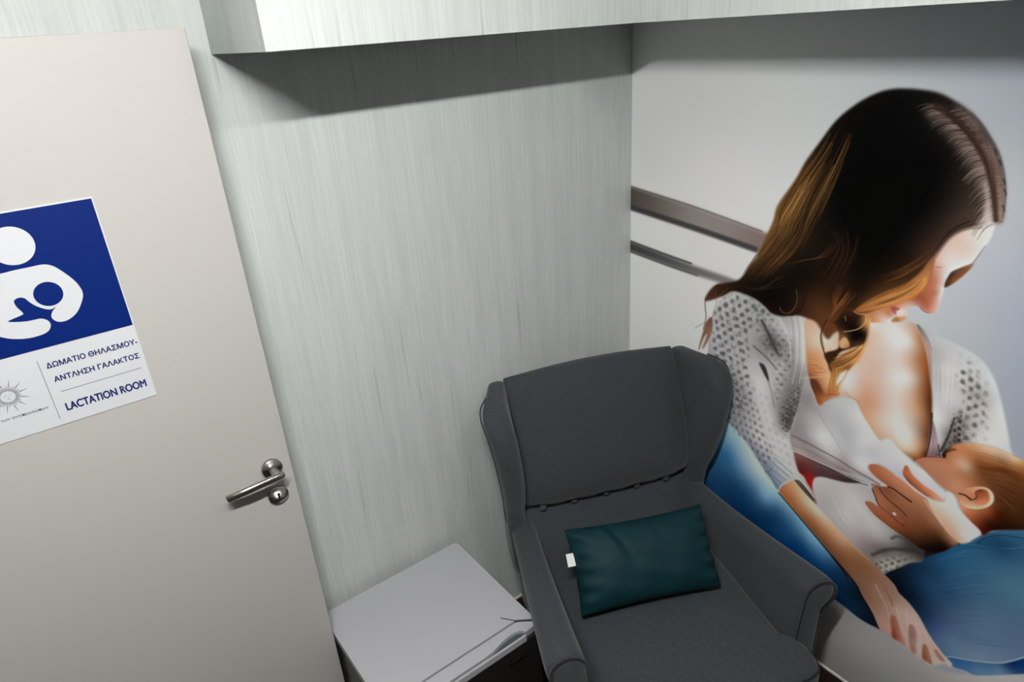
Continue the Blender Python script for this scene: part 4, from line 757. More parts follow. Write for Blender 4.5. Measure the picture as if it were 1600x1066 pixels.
('F',((413.6,1242.8),(348,1210.8),(385.4,1276),(472,1315.8),(509.1,1373.9),(535.2,1410.9),(555.6,1471.6),(575.3,1528.1),(584.8,1575.3),(630.4,1653.4),(656.4,1709.1),(690.3,1763.2),(727,1819.6),(771.9,1861.1),(820.6,1890),(864.8,1901.5),(917.7,1901.5),(965.3,1894.5),(1005.3,1876.6),(1038.2,1856.2),(1064.8,1833.1),(1091.8,1800.8),(1111.6,1772.3),(1130.9,1728.4),(1143,1683.1),(1148.9,1625.9),(1128.2,1620.7),(1100.7,1606.7),(1070.2,1588.7),(1050.4,1567.6),(1033.8,1533.6),(1025.7,1513.9),(1023.9,1491.9),(1025.2,1468.7),(1016.6,1441.1),(994.7,1407.5),(959.9,1376.4),(926.9,1354.2),(893.2,1327.6),(874.3,1300.9),(851,1274.2),(808.8,1240.8),(787.3,1213.3),(750,1252.6),(720.9,1258),(696,1258.8),(669.3,1252.8),(638.5,1239.4),(600.8,1238.8),(576.6,1253.3),(540.5,1268.9),(492.5,1275.4),(453.9,1271.7)),((894.6,1737.3,9,9,9),(803.3,1807.2,10,10,10),(901.1,1872.4,12,12,12),(742.6,1636.7,13,11,9),(1009.7,1749.2,14,12,12),(987.4,1640.1,9,9,9),(929.9,1531.9,11,9,9),(860.3,1446.5,15,11,8),(710.6,1735,27,19,13),(681,1680.7,63,43,24),(649.9,1623.7,90,60,30),(617.2,1563.6,114,80,40),(641.6,1530.3,77,52,27),(697.2,1558.6,37,27,17),(591,1521.2,120,85,45),(567.9,1438.2,110,76,43),(620.4,1449.3,60,40,24),(530.4,1368.4,69,49,30),(511.9,1321.6,31,21,14),(576.5,1358.8,30,21,13),(672.9,1441.2,32,23,16),(702.3,1369.9,24,16,11),(626,1309.4,16,12,8),(765,1479.9,29,20,14),(813.9,1398.2,42,26,17),(764.7,1346.9,62,37,21),(741.5,1300.8,90,55,34),(709.8,1311.9,66,42,27),(693.7,1276.7,56,34,22),(792.7,1285.9,105,63,35),(801.4,1356.9,55,32,18),(842.6,1329.9,50,30,17),(651.6,1274.9,28,18,13),(419,1271.3,58,36,23),(467.2,1288.4,39,26,17),(370.6,1228.7,83,52,35),(915.3,1423.9,48,31,16),(987,1476.5,53,33,20),(1013.5,1499.5,84,55,38),(952.9,1397.9,116,75,41),(892.5,1353.7,134,83,44),(871.4,1375.8,37,24,14),(1091,1743.5,73,58,51),(1118.1,1675.1,84,66,55),(1022.7,1822,45,35,32),(1136.5,1648.8,119,100,90)),3,1,2.2,0),
('H',((723.7,1806.6),(684.6,1730.8),(632.1,1648.2),(586.5,1560.5),(582.1,1496.4),(536.4,1415.7)),((783.6,1784.5),(760.9,1683.5),(730.3,1583.9),(703.8,1509.2),(679.8,1442.8)),46,((130,93,48),(149,110,60),(88,58,30),(43,27,16),(110,75,38),(24,16,10)),4.2,0.5,41,1),
('H',((646.8,1659.9),(621.9,1596.8),(594.5,1540.9),(589,1487)),((702.2,1676.3),(680.4,1605.6),(648,1519.2),(621.1,1461.2)),18,((186,139,83),(208,159,100),(120,83,43)),3.1,0.5,42,1),
('H',((576,1553.3),(577.4,1500.3),(546.4,1443.7),(509.1,1383.3),(475.2,1316.4)),((697.7,1573.4),(689.1,1513.3),(655.1,1445.7),(608.2,1388.8),(559.4,1319.7)),44,((121,83,43),(81,53,30),(35,23,15),(150,106,58),(22,15,10)),3.8,0.4,43,1),
('H',((749,1493.7),(714.6,1446.5),(658,1421.5),(606.3,1405.5)),((784.5,1520.1),(753.8,1459.2),(699.3,1435),(634.7,1395.1)),10,((104,70,35),(75,50,27)),2.8,0.45,44,0.9),
('H',((699.2,1562.1),(769.4,1517.1),(761.6,1460.9),(723.1,1383)),((855.4,1545),(846.3,1487.1),(822,1423.6),(791.2,1309.7)),40,((49,32,20),(26,17,11),(76,47,26),(18,12,9)),3.4,0.4,45,0.9),
('H',((540.9,1310.4),(578,1324.5),(603.1,1353),(636.6,1378.5)),((466.8,1295.7),(541.8,1301.6),(615,1329.7),(665.6,1360.1)),10,((89,61,41),(51,33,22)),3.3,0.4,46,1),
('S',((626.9,1266.4),(637.6,1253.8),(660.1,1258.2),(675.4,1280.4),(680.9,1308.2),(673,1336.3)),(139,104,71),3.6,2.4,0.7,1.9),
('S',((642.8,1248.6),(669.6,1254.4),(693.7,1277),(702.6,1309.9),(703.6,1335.9)),(43,25,16),7.1,7.1,0.8,1.9),
('H',((786.4,1398.8),(780.4,1356.5),(783.3,1307.4),(765.1,1259.3)),((820.3,1383.3),(803.2,1338.1),(800.1,1303.9),(784,1273.7)),12,((161,95,53),(114,68,37),(75,42,24)),3,0.5,47,0.9),
('F',((937.7,1856.4),(967.1,1864.8),(1002.3,1838.5),(1046,1802.9),(1086.3,1754.3),(1106.2,1709.6),(1116.7,1671.3),(1129.6,1619.8),(1105.6,1608),(1104.2,1645),(1084.1,1686.7),(1048.7,1738.4),(1006.9,1786),(963.9,1820.4)),((958.8,1847.7,107,92,84),(1002,1821,130,112,103),(984,1815.9,50,43,40),(1035.9,1780.7,137,118,108),(1023.6,1767.7,54,47,44),(1075.7,1745.4,150,128,119),(1056,1735.3,68,59,56),(1099.2,1700.8,179,158,148),(1083.3,1690.6,96,84,79),(1115.7,1646.9,224,206,194),(1105.2,1636.9,166,149,142),(1119.8,1618.8,242,228,221)),7.5,0.85,1.6,0),
('F',((997.9,1870.8),(1039.7,1852),(1086,1798.5),(1119.2,1742.4),(1139.9,1682.7),(1147.2,1623.7),(1136.6,1623.9),(1122.4,1688.1),(1095.8,1751.4),(1052,1809.1)),((1017.2,1856.5,113,99,91),(1055.2,1828.4,159,139,132),(1090.3,1777.9,170,148,141),(1118.4,1726.8,170,149,139),(1134.8,1674,178,157,147),(1142.1,1631,188,163,153),(1109.9,1725.8,96,75,65),(1065.8,1802.5,94,74,67)),5.8,0.8,1.6,0),
('S',((1012.2,1829.9),(987.8,1827.5),(969.7,1813.4)),(27,23,22),2.4,0.8,0.5,1),
('S',((1110.3,1688.5),(1094.9,1677.6),(1084.6,1656.5)),(26,22,20),2.3,0.8,0.5,1),
('S',((1059,1778.3),(1045.9,1773.4),(1036.3,1762.9)),(163,141,133),2.3,0.8,0.5,1),
('S',((1092.5,1727.8),(1075.3,1718.6),(1063.3,1699.1)),(160,139,131),2.3,0.8,0.5,1),
('S',((1037.5,1809),(1024.1,1805.5),(1014.1,1796.9)),(62,50,46),2.4,0.8,0.5,1),
('S',((965.7,1863.9),(950.4,1863.7),(938.5,1859)),(200,172,163),2.5,0.8,0.5,1),
('S',((961.3,1867.5),(941.3,1868.4),(926,1861.8)),(28,24,22),2.5,0.8,0.5,1.1),
('S',((1122.2,1658),(1103.4,1642.2),(1091,1612.2)),(60,48,44),2.3,0.8,0.5,1),
('S',((1113,1672.3),(1097.7,1660.6),(1087.4,1638.1)),(171,148,140),2.3,0.8,0.5,1),
('S',((982.3,1850.1),(966.4,1849),(954.3,1842.6)),(64,51,47),2.4,0.8,0.5,1),
('S',((1091.7,1725.2),(1071.6,1714.4),(1057.6,1691.4)),(61,48,45),2.3,0.8,0.5,1),
('S',((1042.8,1800.2),(1031,1796.5),(1022.1,1788.6)),(196,169,160),2.4,0.8,0.5,1),
('S',((1042.2,1798.8),(1027.5,1794.6),(1016.7,1784.3)),(169,146,138),2.4,0.8,0.5,1),
('S',((1084.1,1739.4),(1061.9,1729),(1046.3,1705.3)),(61,49,45),2.3,0.8,0.5,1),
('S',((983.1,1851.5),(965.3,1850.7),(951.8,1843.4)),(211,182,172),2.4,0.8,0.5,1),
('S',((1118.9,1659.4),(1108.7,1650.7),(1102,1635)),(192,166,156),2.3,0.8,0.5,1),
('S',((1112.6,1677.1),(1103,1669.6),(1096.6,1656.1)),(25,22,20),2.3,0.8,0.5,1),
('S',((973.7,1858.9),(958.6,1858.3),(947.1,1853.3)),(195,168,159),2.5,0.8,0.5,1),
('S',((1124.7,1640.7),(1106,1623.8),(1093.9,1592)),(195,168,158),2.3,0.8,0.5,1),
('S',((1076.2,1755.2),(1057.1,1747.2),(1043.5,1728.7)),(26,22,21),2.3,0.8,0.5,1),
('S',((1101.8,1703.9),(1083.8,1692.5),(1071.4,1669.5)),(201,173,164),2.3,0.8,0.5,1),
('S',((1015.4,1826.4),(1000.5,1823.8),(989.2,1815.7)),(199,171,162),2.4,0.8,0.5,1),
('S',((1116.5,1675.1),(1104.4,1665.6),(1096.3,1648)),(25,22,20),2.3,0.8,0.5,1),
('S',((995.7,1840.4),(980.9,1838.6),(969.6,1831.8)),(27,23,22),2.4,0.8,0.5,1),
('S',((974.1,1858),(947.4,1859.2),(927.3,1847.9)),(28,24,22),2.5,0.8,0.5,1),
('S',((1129.6,1619.8),(1120.1,1610.3),(1114.2,1592.9)),(169,146,138),2.3,0.8,0.5,1),
('S',((969.4,1862.4),(949.1,1863),(933.6,1855.6)),(207,178,169),2.5,0.8,0.5,1),
('S',((1091.1,1725.8),(1074.5,1716.7),(1063,1697.9)),(191,165,156),2.3,0.8,0.5,1),
('S',((1088.1,1734.2),(1068.6,1724.5),(1054.9,1703)),(204,175,166),2.3,0.8,0.5,1),
('S',((1058.2,1783.7),(1042.9,1778.6),(1031.7,1766.4)),(176,152,143),2.4,0.8,0.5,1),
('S',((992.7,1845.9),(976.3,1844.7),(963.7,1837.5)),(28,23,22),2.4,0.8,0.5,1),
('S',((1130.7,1616.7),(1116.8,1602.5),(1108,1576.6)),(25,21,20),2.3,0.8,0.5,1),
('S',((1088.2,1739.4),(1070.3,1730.7),(1057.8,1711.7)),(191,165,156),2.3,0.8,0.5,1),
('S',((1016.9,1825.2),(1004.2,1822.6),(994.5,1815.8)),(150,130,123),2.4,0.8,0.5,1),
('S',((1023.1,1818.6),(1006.5,1815.5),(994.1,1805.4)),(196,169,160),2.4,0.8,0.5,1),
('S',((1121.8,1648.8),(1105.2,1634.4),(1094.4,1607.2)),(180,155,147),2.3,0.8,0.5,1),
('S',((1093.4,1723.9),(1071.3,1712),(1055.9,1686.2)),(26,22,21),2.3,0.8,0.5,1),
('S',((1122,1642.7),(1105.3,1627.8),(1094.5,1600)),(60,48,44),2.3,0.8,0.5,1),
('S',((997.9,1842.7),(980,1841.3),(966.4,1832.8)),(27,23,22),2.4,0.8,0.5,1),
('S',((1086,1740.4),(1066,1730.9),(1051.9,1709.6)),(202,174,164),2.3,0.8,0.5,1),
('S',((1039.1,1806.5),(1017.4,1801.9),(1001.5,1786.5)),(197,169,160),2.4,0.8,0.5,1),
('S',((1062.5,1780.1),(1049.8,1775.4),(1040.6,1765.3)),(197,170,161),2.3,0.8,0.5,1),
('S',((1116.9,1662.9),(1101.6,1650.5),(1091.4,1627)),(195,168,158),2.3,0.8,0.5,1),
('S',((962.5,1866.2),(942,1867.2),(926.4,1860.2)),(28,24,22),2.5,0.8,0.5,1.1),
('S',((1126.7,1635.9),(1115.4,1625.3),(1108.2,1605.9)),(25,21,20),2.3,0.8,0.5,1),
('S',((1086.4,1738.8),(1065,1728.6),(1049.9,1705.5)),(173,149,141),2.3,0.8,0.5,1),
('S',((1112.3,1685.7),(1100.9,1677.2),(1093.2,1661.5)),(156,135,127),2.3,0.8,0.5,1),
('S',((1009.4,1833),(992.7,1830.8),(980.2,1822.2)),(63,51,47),2.4,0.8,0.5,1),
('S',((1064.1,1777.6),(1052.8,1773.1),(1044.5,1764.1)),(26,22,21),2.3,0.8,0.5,1),
('S',((1105.6,1704.5),(1086.2,1692.3),(1073,1667.2)),(60,48,44),2.3,0.8,0.5,1),
('S',((1127,1641.1),(1108.3,1624.1),(1096.2,1592.2)),(167,145,137),2.3,0.8,0.5,1),
('S',((1048.2,1796.5),(1032.1,1792),(1020.3,1780.2)),(27,23,21),2.4,0.8,0.5,1),
('S',((969.7,1861.4),(944.6,1862.8),(925.6,1852.8)),(153,133,125),2.5,0.8,0.5,1),
('S',((985.5,1850.7),(969.1,1849.8),(956.5,1843.1)),(211,182,172),2.4,0.8,0.5,1),
('S',((1124.7,1634.2),(1106,1616.8),(1094,1584.4)),(60,48,44),2.3,0.8,0.5,1),
('S',((1110.6,1681.1),(1093.1,1668.4),(1081.3,1643.5)),(60,48,44),2.3,0.8,0.5,1),
('S',((1072,1767.5),(1059.9,1762.5),(1051.2,1752.1)),(26,22,21),2.3,0.8,0.5,1),
('S',((1112.2,1674.5),(1100.8,1665.6),(1093.1,1649.1)),(60,48,44),2.3,0.8,0.5,1),
('S',((1108.8,1691),(1089.7,1677.8),(1076.7,1651.6)),(26,22,20),2.3,0.8,0.5,1),
('S',((1020.1,1822.8),(996.1,1819.7),(978.3,1804.9)),(196,169,160),2.4,0.8,0.5,1),
('S',((1119.5,1654.3),(1105.3,1642.3),(1096,1619.8)),(162,140,133),2.3,0.8,0.5,1),
('S',((1078.7,1758.2),(1062.3,1751.3),(1050.7,1735.8)),(156,135,127),2.3,0.8,0.5,1),
('S',((1040.9,1799.5),(1018.4,1794.2),(1001.9,1777.5)),(27,23,21),2.4,0.8,0.5,1),
('S',((1089.3,1740.4),(1066.6,1729.7),(1050.6,1705.1)),(190,164,155),2.3,0.8,0.5,1),
('S',((1106.6,1689),(1087.5,1675.9),(1074.6,1649.7)),(163,141,133),2.3,0.8,0.5,1),
('S',((970.4,1860.8),(946,1861.9),(927.5,1852.2)),(28,24,22),2.5,0.8,0.5,1),
('S',((1114.8,1677.3),(1098.3,1664.8),(1087.2,1640.7)),(25,22,20),2.3,0.8,0.5,1),
('S',((1072.5,1762.3),(1053.1,1754.7),(1039.2,1736.6)),(149,129,122),2.3,0.8,0.5,1),
('S',((968.9,1860.5),(951.6,1860.5),(938.3,1854.3)),(28,24,22),2.5,0.8,0.5,1),
('S',((1072,1764.7),(1055.2,1758.1),(1043.1,1742.7)),(195,168,159),2.3,0.8,0.5,1),
('S',((1054.9,1782.7),(1032.4,1776.1),(1016.1,1757.4)),(158,137,129),2.4,0.8,0.5,1),
('S',((1121.5,1654.6),(1109.5,1644.2),(1101.6,1625)),(60,48,44),2.3,0.8,0.5,1),
('S',((1021,1818.4),(1005.8,1815.3),(994.5,1806.4)),(27,23,22),2.4,0.8,0.5,1),
('S',((997.3,1841.2),(976.8,1839.8),(961.5,1829.6)),(151,131,124),2.4,0.8,0.5,1),
('S',((1005.5,1832),(979.4,1829.9),(960,1814.9)),(178,154,145),2.4,0.8,0.5,1),
('S',((1105.1,1699.2),(1092.3,1690.6),(1083.6,1674.2)),(60,48,44),2.3,0.8,0.5,1),
('S',((984.3,1852.6),(960.7,1852.7),(942.9,1842.3)),(177,153,144),2.5,0.8,0.5,1),
('S',((1000.8,1836.5),(976.6,1834.8),(958.5,1821.7)),(165,143,135),2.4,0.8,0.5,1),
('S',((979.4,1853.2),(962,1852.6),(948.7,1845.6)),(159,138,130),2.4,0.8,0.5,1),
('S',((963.5,1866.7),(939.6,1868.4),(921.5,1859.9)),(28,24,22),2.5,0.8,0.5,1.1),
('S',((1099.5,1720.9),(1084.8,1712.3),(1074.6,1695.1)),(169,146,138),2.3,0.8,0.5,1),
('S',((1114.7,1667.4),(1099.8,1655.6),(1089.9,1633.4)),(25,22,20),2.3,0.8,0.5,1),
('S',((1127.4,1634.5),(1109,1617.3),(1097.2,1585.1)),(195,168,159),2.3,0.8,0.5,1),
('S',((1051.8,1786.6),(1032.8,1781),(1018.9,1765.9)),(27,23,21),2.4,0.8,0.5,1),
('S',((1079.2,1755.4),(1067.4,1749.9),(1059,1738.9)),(26,22,21),2.3,0.8,0.5,1),
('S',((959,1867.8),(936.4,1869.3),(919.3,1861.5)),(165,143,135),2.5,0.8,0.5,1.1),
('S',((1110.8,1688.6),(1090.7,1674.6),(1077.1,1646.7)),(26,22,20),2.3,0.8,0.5,1),
('S',((970.6,1862.1),(947.1,1863.3),(929.3,1854.3)),(28,24,22),2.5,0.8,0.5,1),
('S',((1006.2,1834.1),(989.1,1832),(976.3,1823.2)),(27,23,22),2.4,0.8,0.5,1),
('S',((1087.7,1742.9),(1067.7,1733.5),(1053.6,1712.4)),(177,153,145),2.3,0.8,0.5,1),
('S',((1057.9,1781),(1038.9,1775),(1025.2,1759.3)),(181,156,148),2.4,0.8,0.5,1),
('S',((1104,1694.9),(1083.4,1681.3),(1069.3,1653.7)),(60,48,44),2.3,0.8,0.5,1),
('S',((1094.2,1732.6),(1074.7,1722.5),(1061.1,1700.7)),(149,129,122),2.3,0.8,0.5,1),
('S',((998,1839.5),(978,1837.8),(962.9,1827.7)),(180,156,147),2.4,0.8,0.5,1),
('S',((1046,1799.2),(1032.9,1795.3),(1023.2,1786.2)),(62,50,46),2.4,0.8,0.5,1),
('S',((1119.5,1651),(1100.6,1634.8),(1088.2,1604.1)),(25,21,20),2.3,0.8,0.5,1),
('S',((969.7,1862),(946.2,1863.1),(928.3,1854)),(64,51,47),2.5,0.8,0.5,1),
('S',((1125.7,1626.4),(1109.1,1610.4),(1098.6,1580.9)),(25,21,20),2.3,0.8,0.5,1),
('S',((1062.9,1773),(1042.3,1766),(1027.4,1747.9)),(150,130,122),2.4,0.8,0.5,1),
('S',((968.3,1863),(950.7,1863.2),(937.2,1857.3)),(28,24,22),2.5,0.8,0.5,1),
('S',((1014.4,1826.9),(992.6,1824.2),(976.3,1811.4)),(205,176,167),2.4,0.8,0.5,1),
('S',((1026.7,1817.4),(1001.7,1813.6),(983.2,1797.2)),(27,23,22),2.4,0.8,0.5,1),
('S',((1091.1,1730.2),(1071.4,1720),(1057.7,1697.9)),(171,148,140),2.3,0.8,0.5,1),
('S',((983.8,1849.1),(969.4,1847.8),(958.3,1842.1)),(28,23,22),2.4,0.8,0.5,1),
('S',((1007.8,1831.7),(995.8,1829.4),(986.6,1823.7)),(63,51,47),2.4,0.8,0.5,1),
('S',((1045.2,1799.7),(1032.1,1795.8),(1022.3,1786.7)),(189,163,154),2.4,0.8,0.5,1),
('S',((1027.1,1816.5),(1009.7,1813.1),(996.8,1802.3)),(27,23,22),2.4,0.8,0.5,1),
('S',((987.7,1846.2),(974.9,1844.6),(964.9,1839.5)),(173,150,142),2.4,0.8,0.5,1),
('S',((1113,1674.4),(1095.5,1661.2),(1083.8,1635.5)),(25,22,20),2.3,0.8,0.5,1),
('S',((1019.5,1820.2),(1000.7,1817.1),(986.7,1805.7)),(182,157,149),2.4,0.8,0.5,1),
('S',((1119.6,1659.6),(1104.9,1647.4),(1095.3,1624.5)),(25,21,20),2.3,0.8,0.5,1),
('S',((1044.7,1799.6),(1026.3,1794.9),(1012.8,1781.6)),(27,23,21),2.4,0.8,0.5,1),
('S',((1099.7,1720),(1087.6,1712.7),(1079.2,1698.6)),(26,22,20),2.3,0.8,0.5,1),
('S',((1111.3,1682.2),(1098.7,1672.9),(1090.2,1655.2)),(26,22,20),2.3,0.8,0.5,1),
('S',((1097.4,1725.6),(1080.1,1716),(1068.1,1696)),(26,22,21),2.3,0.8,0.5,1),
('S',((1123.4,1648.7),(1111.1,1637.8),(1103.1,1617.7)),(25,21,20),2.3,0.8,0.5,1),
('S',((1107.3,1695),(1091.8,1684.5),(1081.3,1663.8)),(187,161,153),2.3,0.8,0.5,1),
('S',((967.8,1864.2),(948,1864.9),(932.9,1858)),(212,182,172),2.5,0.8,0.5,1),
('S',((1078.5,1759),(1055.2,1749.9),(1038.6,1727.3)),(153,133,126),2.3,0.8,0.5,1),
('S',((1089.4,1730.9),(1074.9,1723),(1064.7,1707.1)),(158,136,129),2.3,0.8,0.5,1),
('S',((1061.5,1799),(1072.5,1801.9),(1079.8,1803.9)),(65,52,50),1.9,0.6,0.5,0.7),
('S',((1066.4,1792.5),(1071.2,1793.7),(1074.3,1794.5)),(64,52,49),1.9,0.6,0.5,0.7),
('S',((1071.8,1788.3),(1079.1,1790.1),(1084,1791.3)),(190,164,155),1.9,0.6,0.5,0.7),
('S',((1139.4,1641.2),(1142.2,1641.3),(1144.1,1641.4)),(193,166,157),1.9,0.6,0.5,0.7),
('S',((1054.9,1804.3),(1065,1807.1),(1071.7,1808.9)),(193,166,158),1.9,0.6,0.5,0.7),
('S',((1060.4,1798.7),(1068.5,1800.8),(1073.8,1802.3)),(182,157,148),1.9,0.6,0.5,0.7),
('S',((1091.9,1757.9),(1096.2,1758.7),(1099.1,1759.3)),(200,172,163),1.9,0.6,0.5,0.7),
('S',((1058.2,1801.8),(1068.1,1804.4),(1074.6,1806.2)),(179,154,146),1.9,0.6,0.5,0.7),
('S',((1083.9,1772.1),(1092.3,1774),(1097.9,1775.2)),(176,151,143),1.9,0.6,0.5,0.7),
('S',((1073.7,1783.3),(1078.5,1784.5),(1081.7,1785.2)),(157,135,128),1.9,0.6,0.5,0.7),
('S',((1006.5,1846.9),(1020.6,1852.1),(1029.8,1855.5)),(173,149,141),2,0.6,0.5,0.7),
('S',((1048.5,1812.7),(1058.3,1815.5),(1064.7,1817.4)),(65,52,50),1.9,0.6,0.5,0.7),
('S',((1115.8,1709.3),(1125.9,1710.5),(1132.7,1711.4)),(173,149,141),1.9,0.6,0.5,0.7),
('S',((1108.7,1725.8),(1114.1,1726.6),(1117.7,1727.1)),(197,170,160),1.9,0.6,0.5,0.7),
('S',((993.5,1855.7),(1006.2,1860.7),(1014.5,1864)),(200,173,164),2,0.6,0.5,0.7),
('S',((1047.7,1813.7),(1059.6,1817.1),(1067.5,1819.4)),(65,52,50),1.9,0.6,0.5,0.7),
('S',((1114.6,1712.5),(1119.3,1713.2),(1122.5,1713.6)),(63,51,48),1.9,0.6,0.5,0.7),
('S',((1119.6,1704.8),(1125.8,1705.5),(1129.9,1706)),(63,50,48),1.9,0.6,0.5,0.7),
('S',((1119.8,1704),(1123.8,1704.5),(1126.5,1704.8)),(181,156,147),1.9,0.6,0.5,0.7),
('S',((1042.2,1818),(1049.5,1820.2),(1054.3,1821.6)),(161,138,131),1.9,0.6,0.5,0.7),
('S',((1046.9,1814),(1052.3,1815.5),(1055.9,1816.6)),(65,52,50),1.9,0.6,0.5,0.7),
('S',((1096.3,1749.4),(1101.3,1750.3),(1104.7,1750.9)),(63,51,49),1.9,0.6,0.5,0.7),
('S',((1080.1,1778.2),(1087.6,1779.9),(1092.5,1781.1)),(190,164,155),1.9,0.6,0.5,0.7),
('S',((1134.1,1651.8),(1136.8,1651.9),(1138.5,1652)),(62,50,48),1.9,0.6,0.5,0.7),
('S',((1141.5,1628.5),(1144.4,1628.5),(1146.3,1628.6)),(200,172,163),1.9,0.6,0.5,0.7),
('S',((1080.4,1776.4),(1087.7,1778.1),(1092.6,1779.2)),(159,137,129),1.9,0.6,0.5,0.7),
('S',((1112.9,1723.2),(1119.4,1724.1),(1123.7,1724.7)),(183,158,149),1.9,0.6,0.5,0.7),
('S',((1117,1708.4),(1121.2,1708.9),(1124,1709.3)),(163,141,133),1.9,0.6,0.5,0.7),
('S',((1134.3,1658.3),(1138,1658.5),(1140.5,1658.6)),(159,137,130),1.9,0.6,0.5,0.7),
('S',((1076.3,1782.4),(1087.3,1785),(1094.6,1786.8)),(200,172,163),1.9,0.6,0.5,0.7),
('S',((1007.5,1846.9),(1019.8,1851.4),(1028,1854.4)),(198,171,162),2,0.6,0.5,0.7),
('S',((1050.3,1810.8),(1058.8,1813.2),(1064.3,1814.8)),(65,52,50),1.9,0.6,0.5,0.7),
('S',((1114.7,1715.7),(1118.4,1716.2),(1120.9,1716.5)),(203,175,165),1.9,0.6,0.5,0.7),
('S',((1003,1850),(1017.3,1855.3),(1026.7,1858.8)),(66,53,51),2,0.6,0.5,0.7),
('S',((1084.8,1769.1),(1091.2,1770.5),(1095.4,1771.4)),(197,170,161),1.9,0.6,0.5,0.7),
('S',((1127.8,1678.7),(1130,1678.9),(1131.6,1679)),(62,50,48),1.9,0.6,0.5,0.7),
('S',((996.9,1854.2),(1010.8,1859.6),(1020,1863.2)),(66,53,51),2,0.6,0.5,0.7),
('S',((1105.8,1737.1),(1111.6,1738.1),(1115.5,1738.7)),(63,51,48),1.9,0.6,0.5,0.7),
('S',((1095.3,1754.7),(1105.4,1756.6),(1112.2,1757.9)),(162,140,132),1.9,0.6,0.5,0.7),
('S',((1131.5,1666.4),(1133.4,1666.5),(1134.6,1666.6)),(62,50,48),1.9,0.6,0.5,0.7),
('S',((1069.7,1787.4),(1075.7,1788.9),(1079.6,1789.9)),(163,140,133),1.9,0.6,0.5,0.7),
('S',((1006.7,1845.7),(1016.6,1849.4),(1023.2,1851.7)),(66,53,51),2,0.6,0.5,0.7),
('S',((1127.1,1678.2),(1133.8,1678.8),(1138.2,1679.1)),(62,50,48),1.9,0.6,0.5,0.7),
('S',((1111.6,1720.7),(1118.5,1721.6),(1123,1722.3)),(166,143,136),1.9,0.6,0.5,0.7),
('S',((1126.7,1681),(1131.1,1681.4),(1133.9,1681.7)),(203,175,166),1.9,0.6,0.5,0.7),
('S',((1126.6,1679.6),(1132.5,1680.1),(1136.3,1680.4)),(178,154,145),1.9,0.6,0.5,0.7),
('S',((1103.9,1734.8),(1113.3,1736.3),(1119.6,1737.4)),(188,162,153),1.9,0.6,0.5,0.7),
('S',((1016.2,1839.5),(1027.4,1843.3),(1034.8,1845.9)),(170,147,139),2,0.6,0.5,0.7),
('S',((1016.8,1839.5),(1028.3,1843.5),(1035.9,1846.1)),(212,183,173),2,0.6,0.5,0.7),
('S',((1137.5,1645),(1142.1,1645.2),(1145.2,1645.3)),(179,154,146),1.9,0.6,0.5,0.7),
('S',((1028.6,1828.6),(1040.2,1832.3),(1047.8,1834.8)),(65,53,50),1.9,0.6,0.5,0.7),
('S',((1069.8,1787),(1075.1,1788.3),(1078.7,1789.2)),(159,137,130),1.9,0.6,0.5,0.7),
('S',((1100.2,1742.8),(1107.3,1744.1),(1112,1744.9)),(161,138,131),1.9,0.6,0.5,0.7),
('S',((1109.9,1726.4),(1115.9,1727.3),(1119.9,1727.9)),(63,51,48),1.9,0.6,0.5,0.7),
('S',((1122.8,1692.3),(1128,1692.8),(1131.5,1693.2)),(190,164,155),1.9,0.6,0.5,0.7),
('S',((1004.2,1849.9),(1015.2,1854),(1022.5,1856.8)),(66,53,51),2,0.6,0.5,0.7),
('S',((1118,1700.7),(1126.6,1701.6),(1132.4,1702.3)),(153,132,125),1.9,0.6,0.5,0.7),
('S',((1100.3,1748),(1103.3,1748.6),(1105.2,1748.9)),(63,51,49),1.9,0.6,0.5,0.7),
('S',((1081.3,1776.9),(1088.1,1778.4),(1092.6,1779.5)),(207,179,169),1.9,0.6,0.5,0.7),
('S',((1122.1,1694),(1129.2,1694.7),(1133.9,1695.2)),(172,148,140),1.9,0.6,0.5,0.7),
('S',((1049.4,1810.5),(1061.9,1814.1),(1070.1,1816.4)),(65,52,50),1.9,0.6,0.5,0.7),
('S',((1090.2,1764.8),(1098,1766.5),(1103.1,1767.5)),(193,166,157),1.9,0.6,0.5,0.7),
('S',((1118.9,1704.5),(1124.2,1705.1),(1127.6,1705.5)),(63,50,48),1.9,0.6,0.5,0.7),
('S',((1130.8,1665),(1136.2,1665.3),(1139.8,1665.5)),(173,149,141),1.9,0.6,0.5,0.7),
('S',((1031.5,1827.2),(1037.5,1829.1),(1041.5,1830.4)),(183,158,149),2,0.6,0.5,0.7),
('S',((1111.1,1724.2),(1117.7,1725.2),(1122.1,1725.8)),(159,137,130),1.9,0.6,0.5,0.7),
('S',((1094.1,1754.7),(1098.7,1755.6),(1101.8,1756.2)),(63,51,49),1.9,0.6,0.5,0.7),
('S',((1136.1,1651.6),(1139.2,1651.8),(1141.3,1651.9)),(157,135,128),1.9,0.6,0.5,0.7),
('S',((1118.9,1706.1),(1123.6,1706.7),(1126.7,1707.1)),(194,167,158),1.9,0.6,0.5,0.7),
('S',((1001.5,1849.5),(1013.5,1854),(1021.4,1857)),(201,173,164),2,0.6,0.5,0.7),
('S',((1133,1659.4),(1134.8,1659.5),(1136.1,1659.5)),(62,50,48),1.9,0.6,0.5,0.7),
('S',((1130.5,1668.6),(1132.6,1668.7),(1134,1668.8)),(183,157,149),1.9,0.6,0.5,0.7),
('S',((996.9,1854.8),(1009.4,1859.6),(1017.6,1862.8)),(187,162,153),2,0.6,0.5,0.7),
('S',((1029,1829),(1034.6,1830.8),(1038.3,1832)),(197,170,161),2,0.6,0.5,0.7),
('S',((1098.5,1749.6),(1104.2,1750.6),(1108,1751.3)),(183,158,149),1.9,0.6,0.5,0.7),
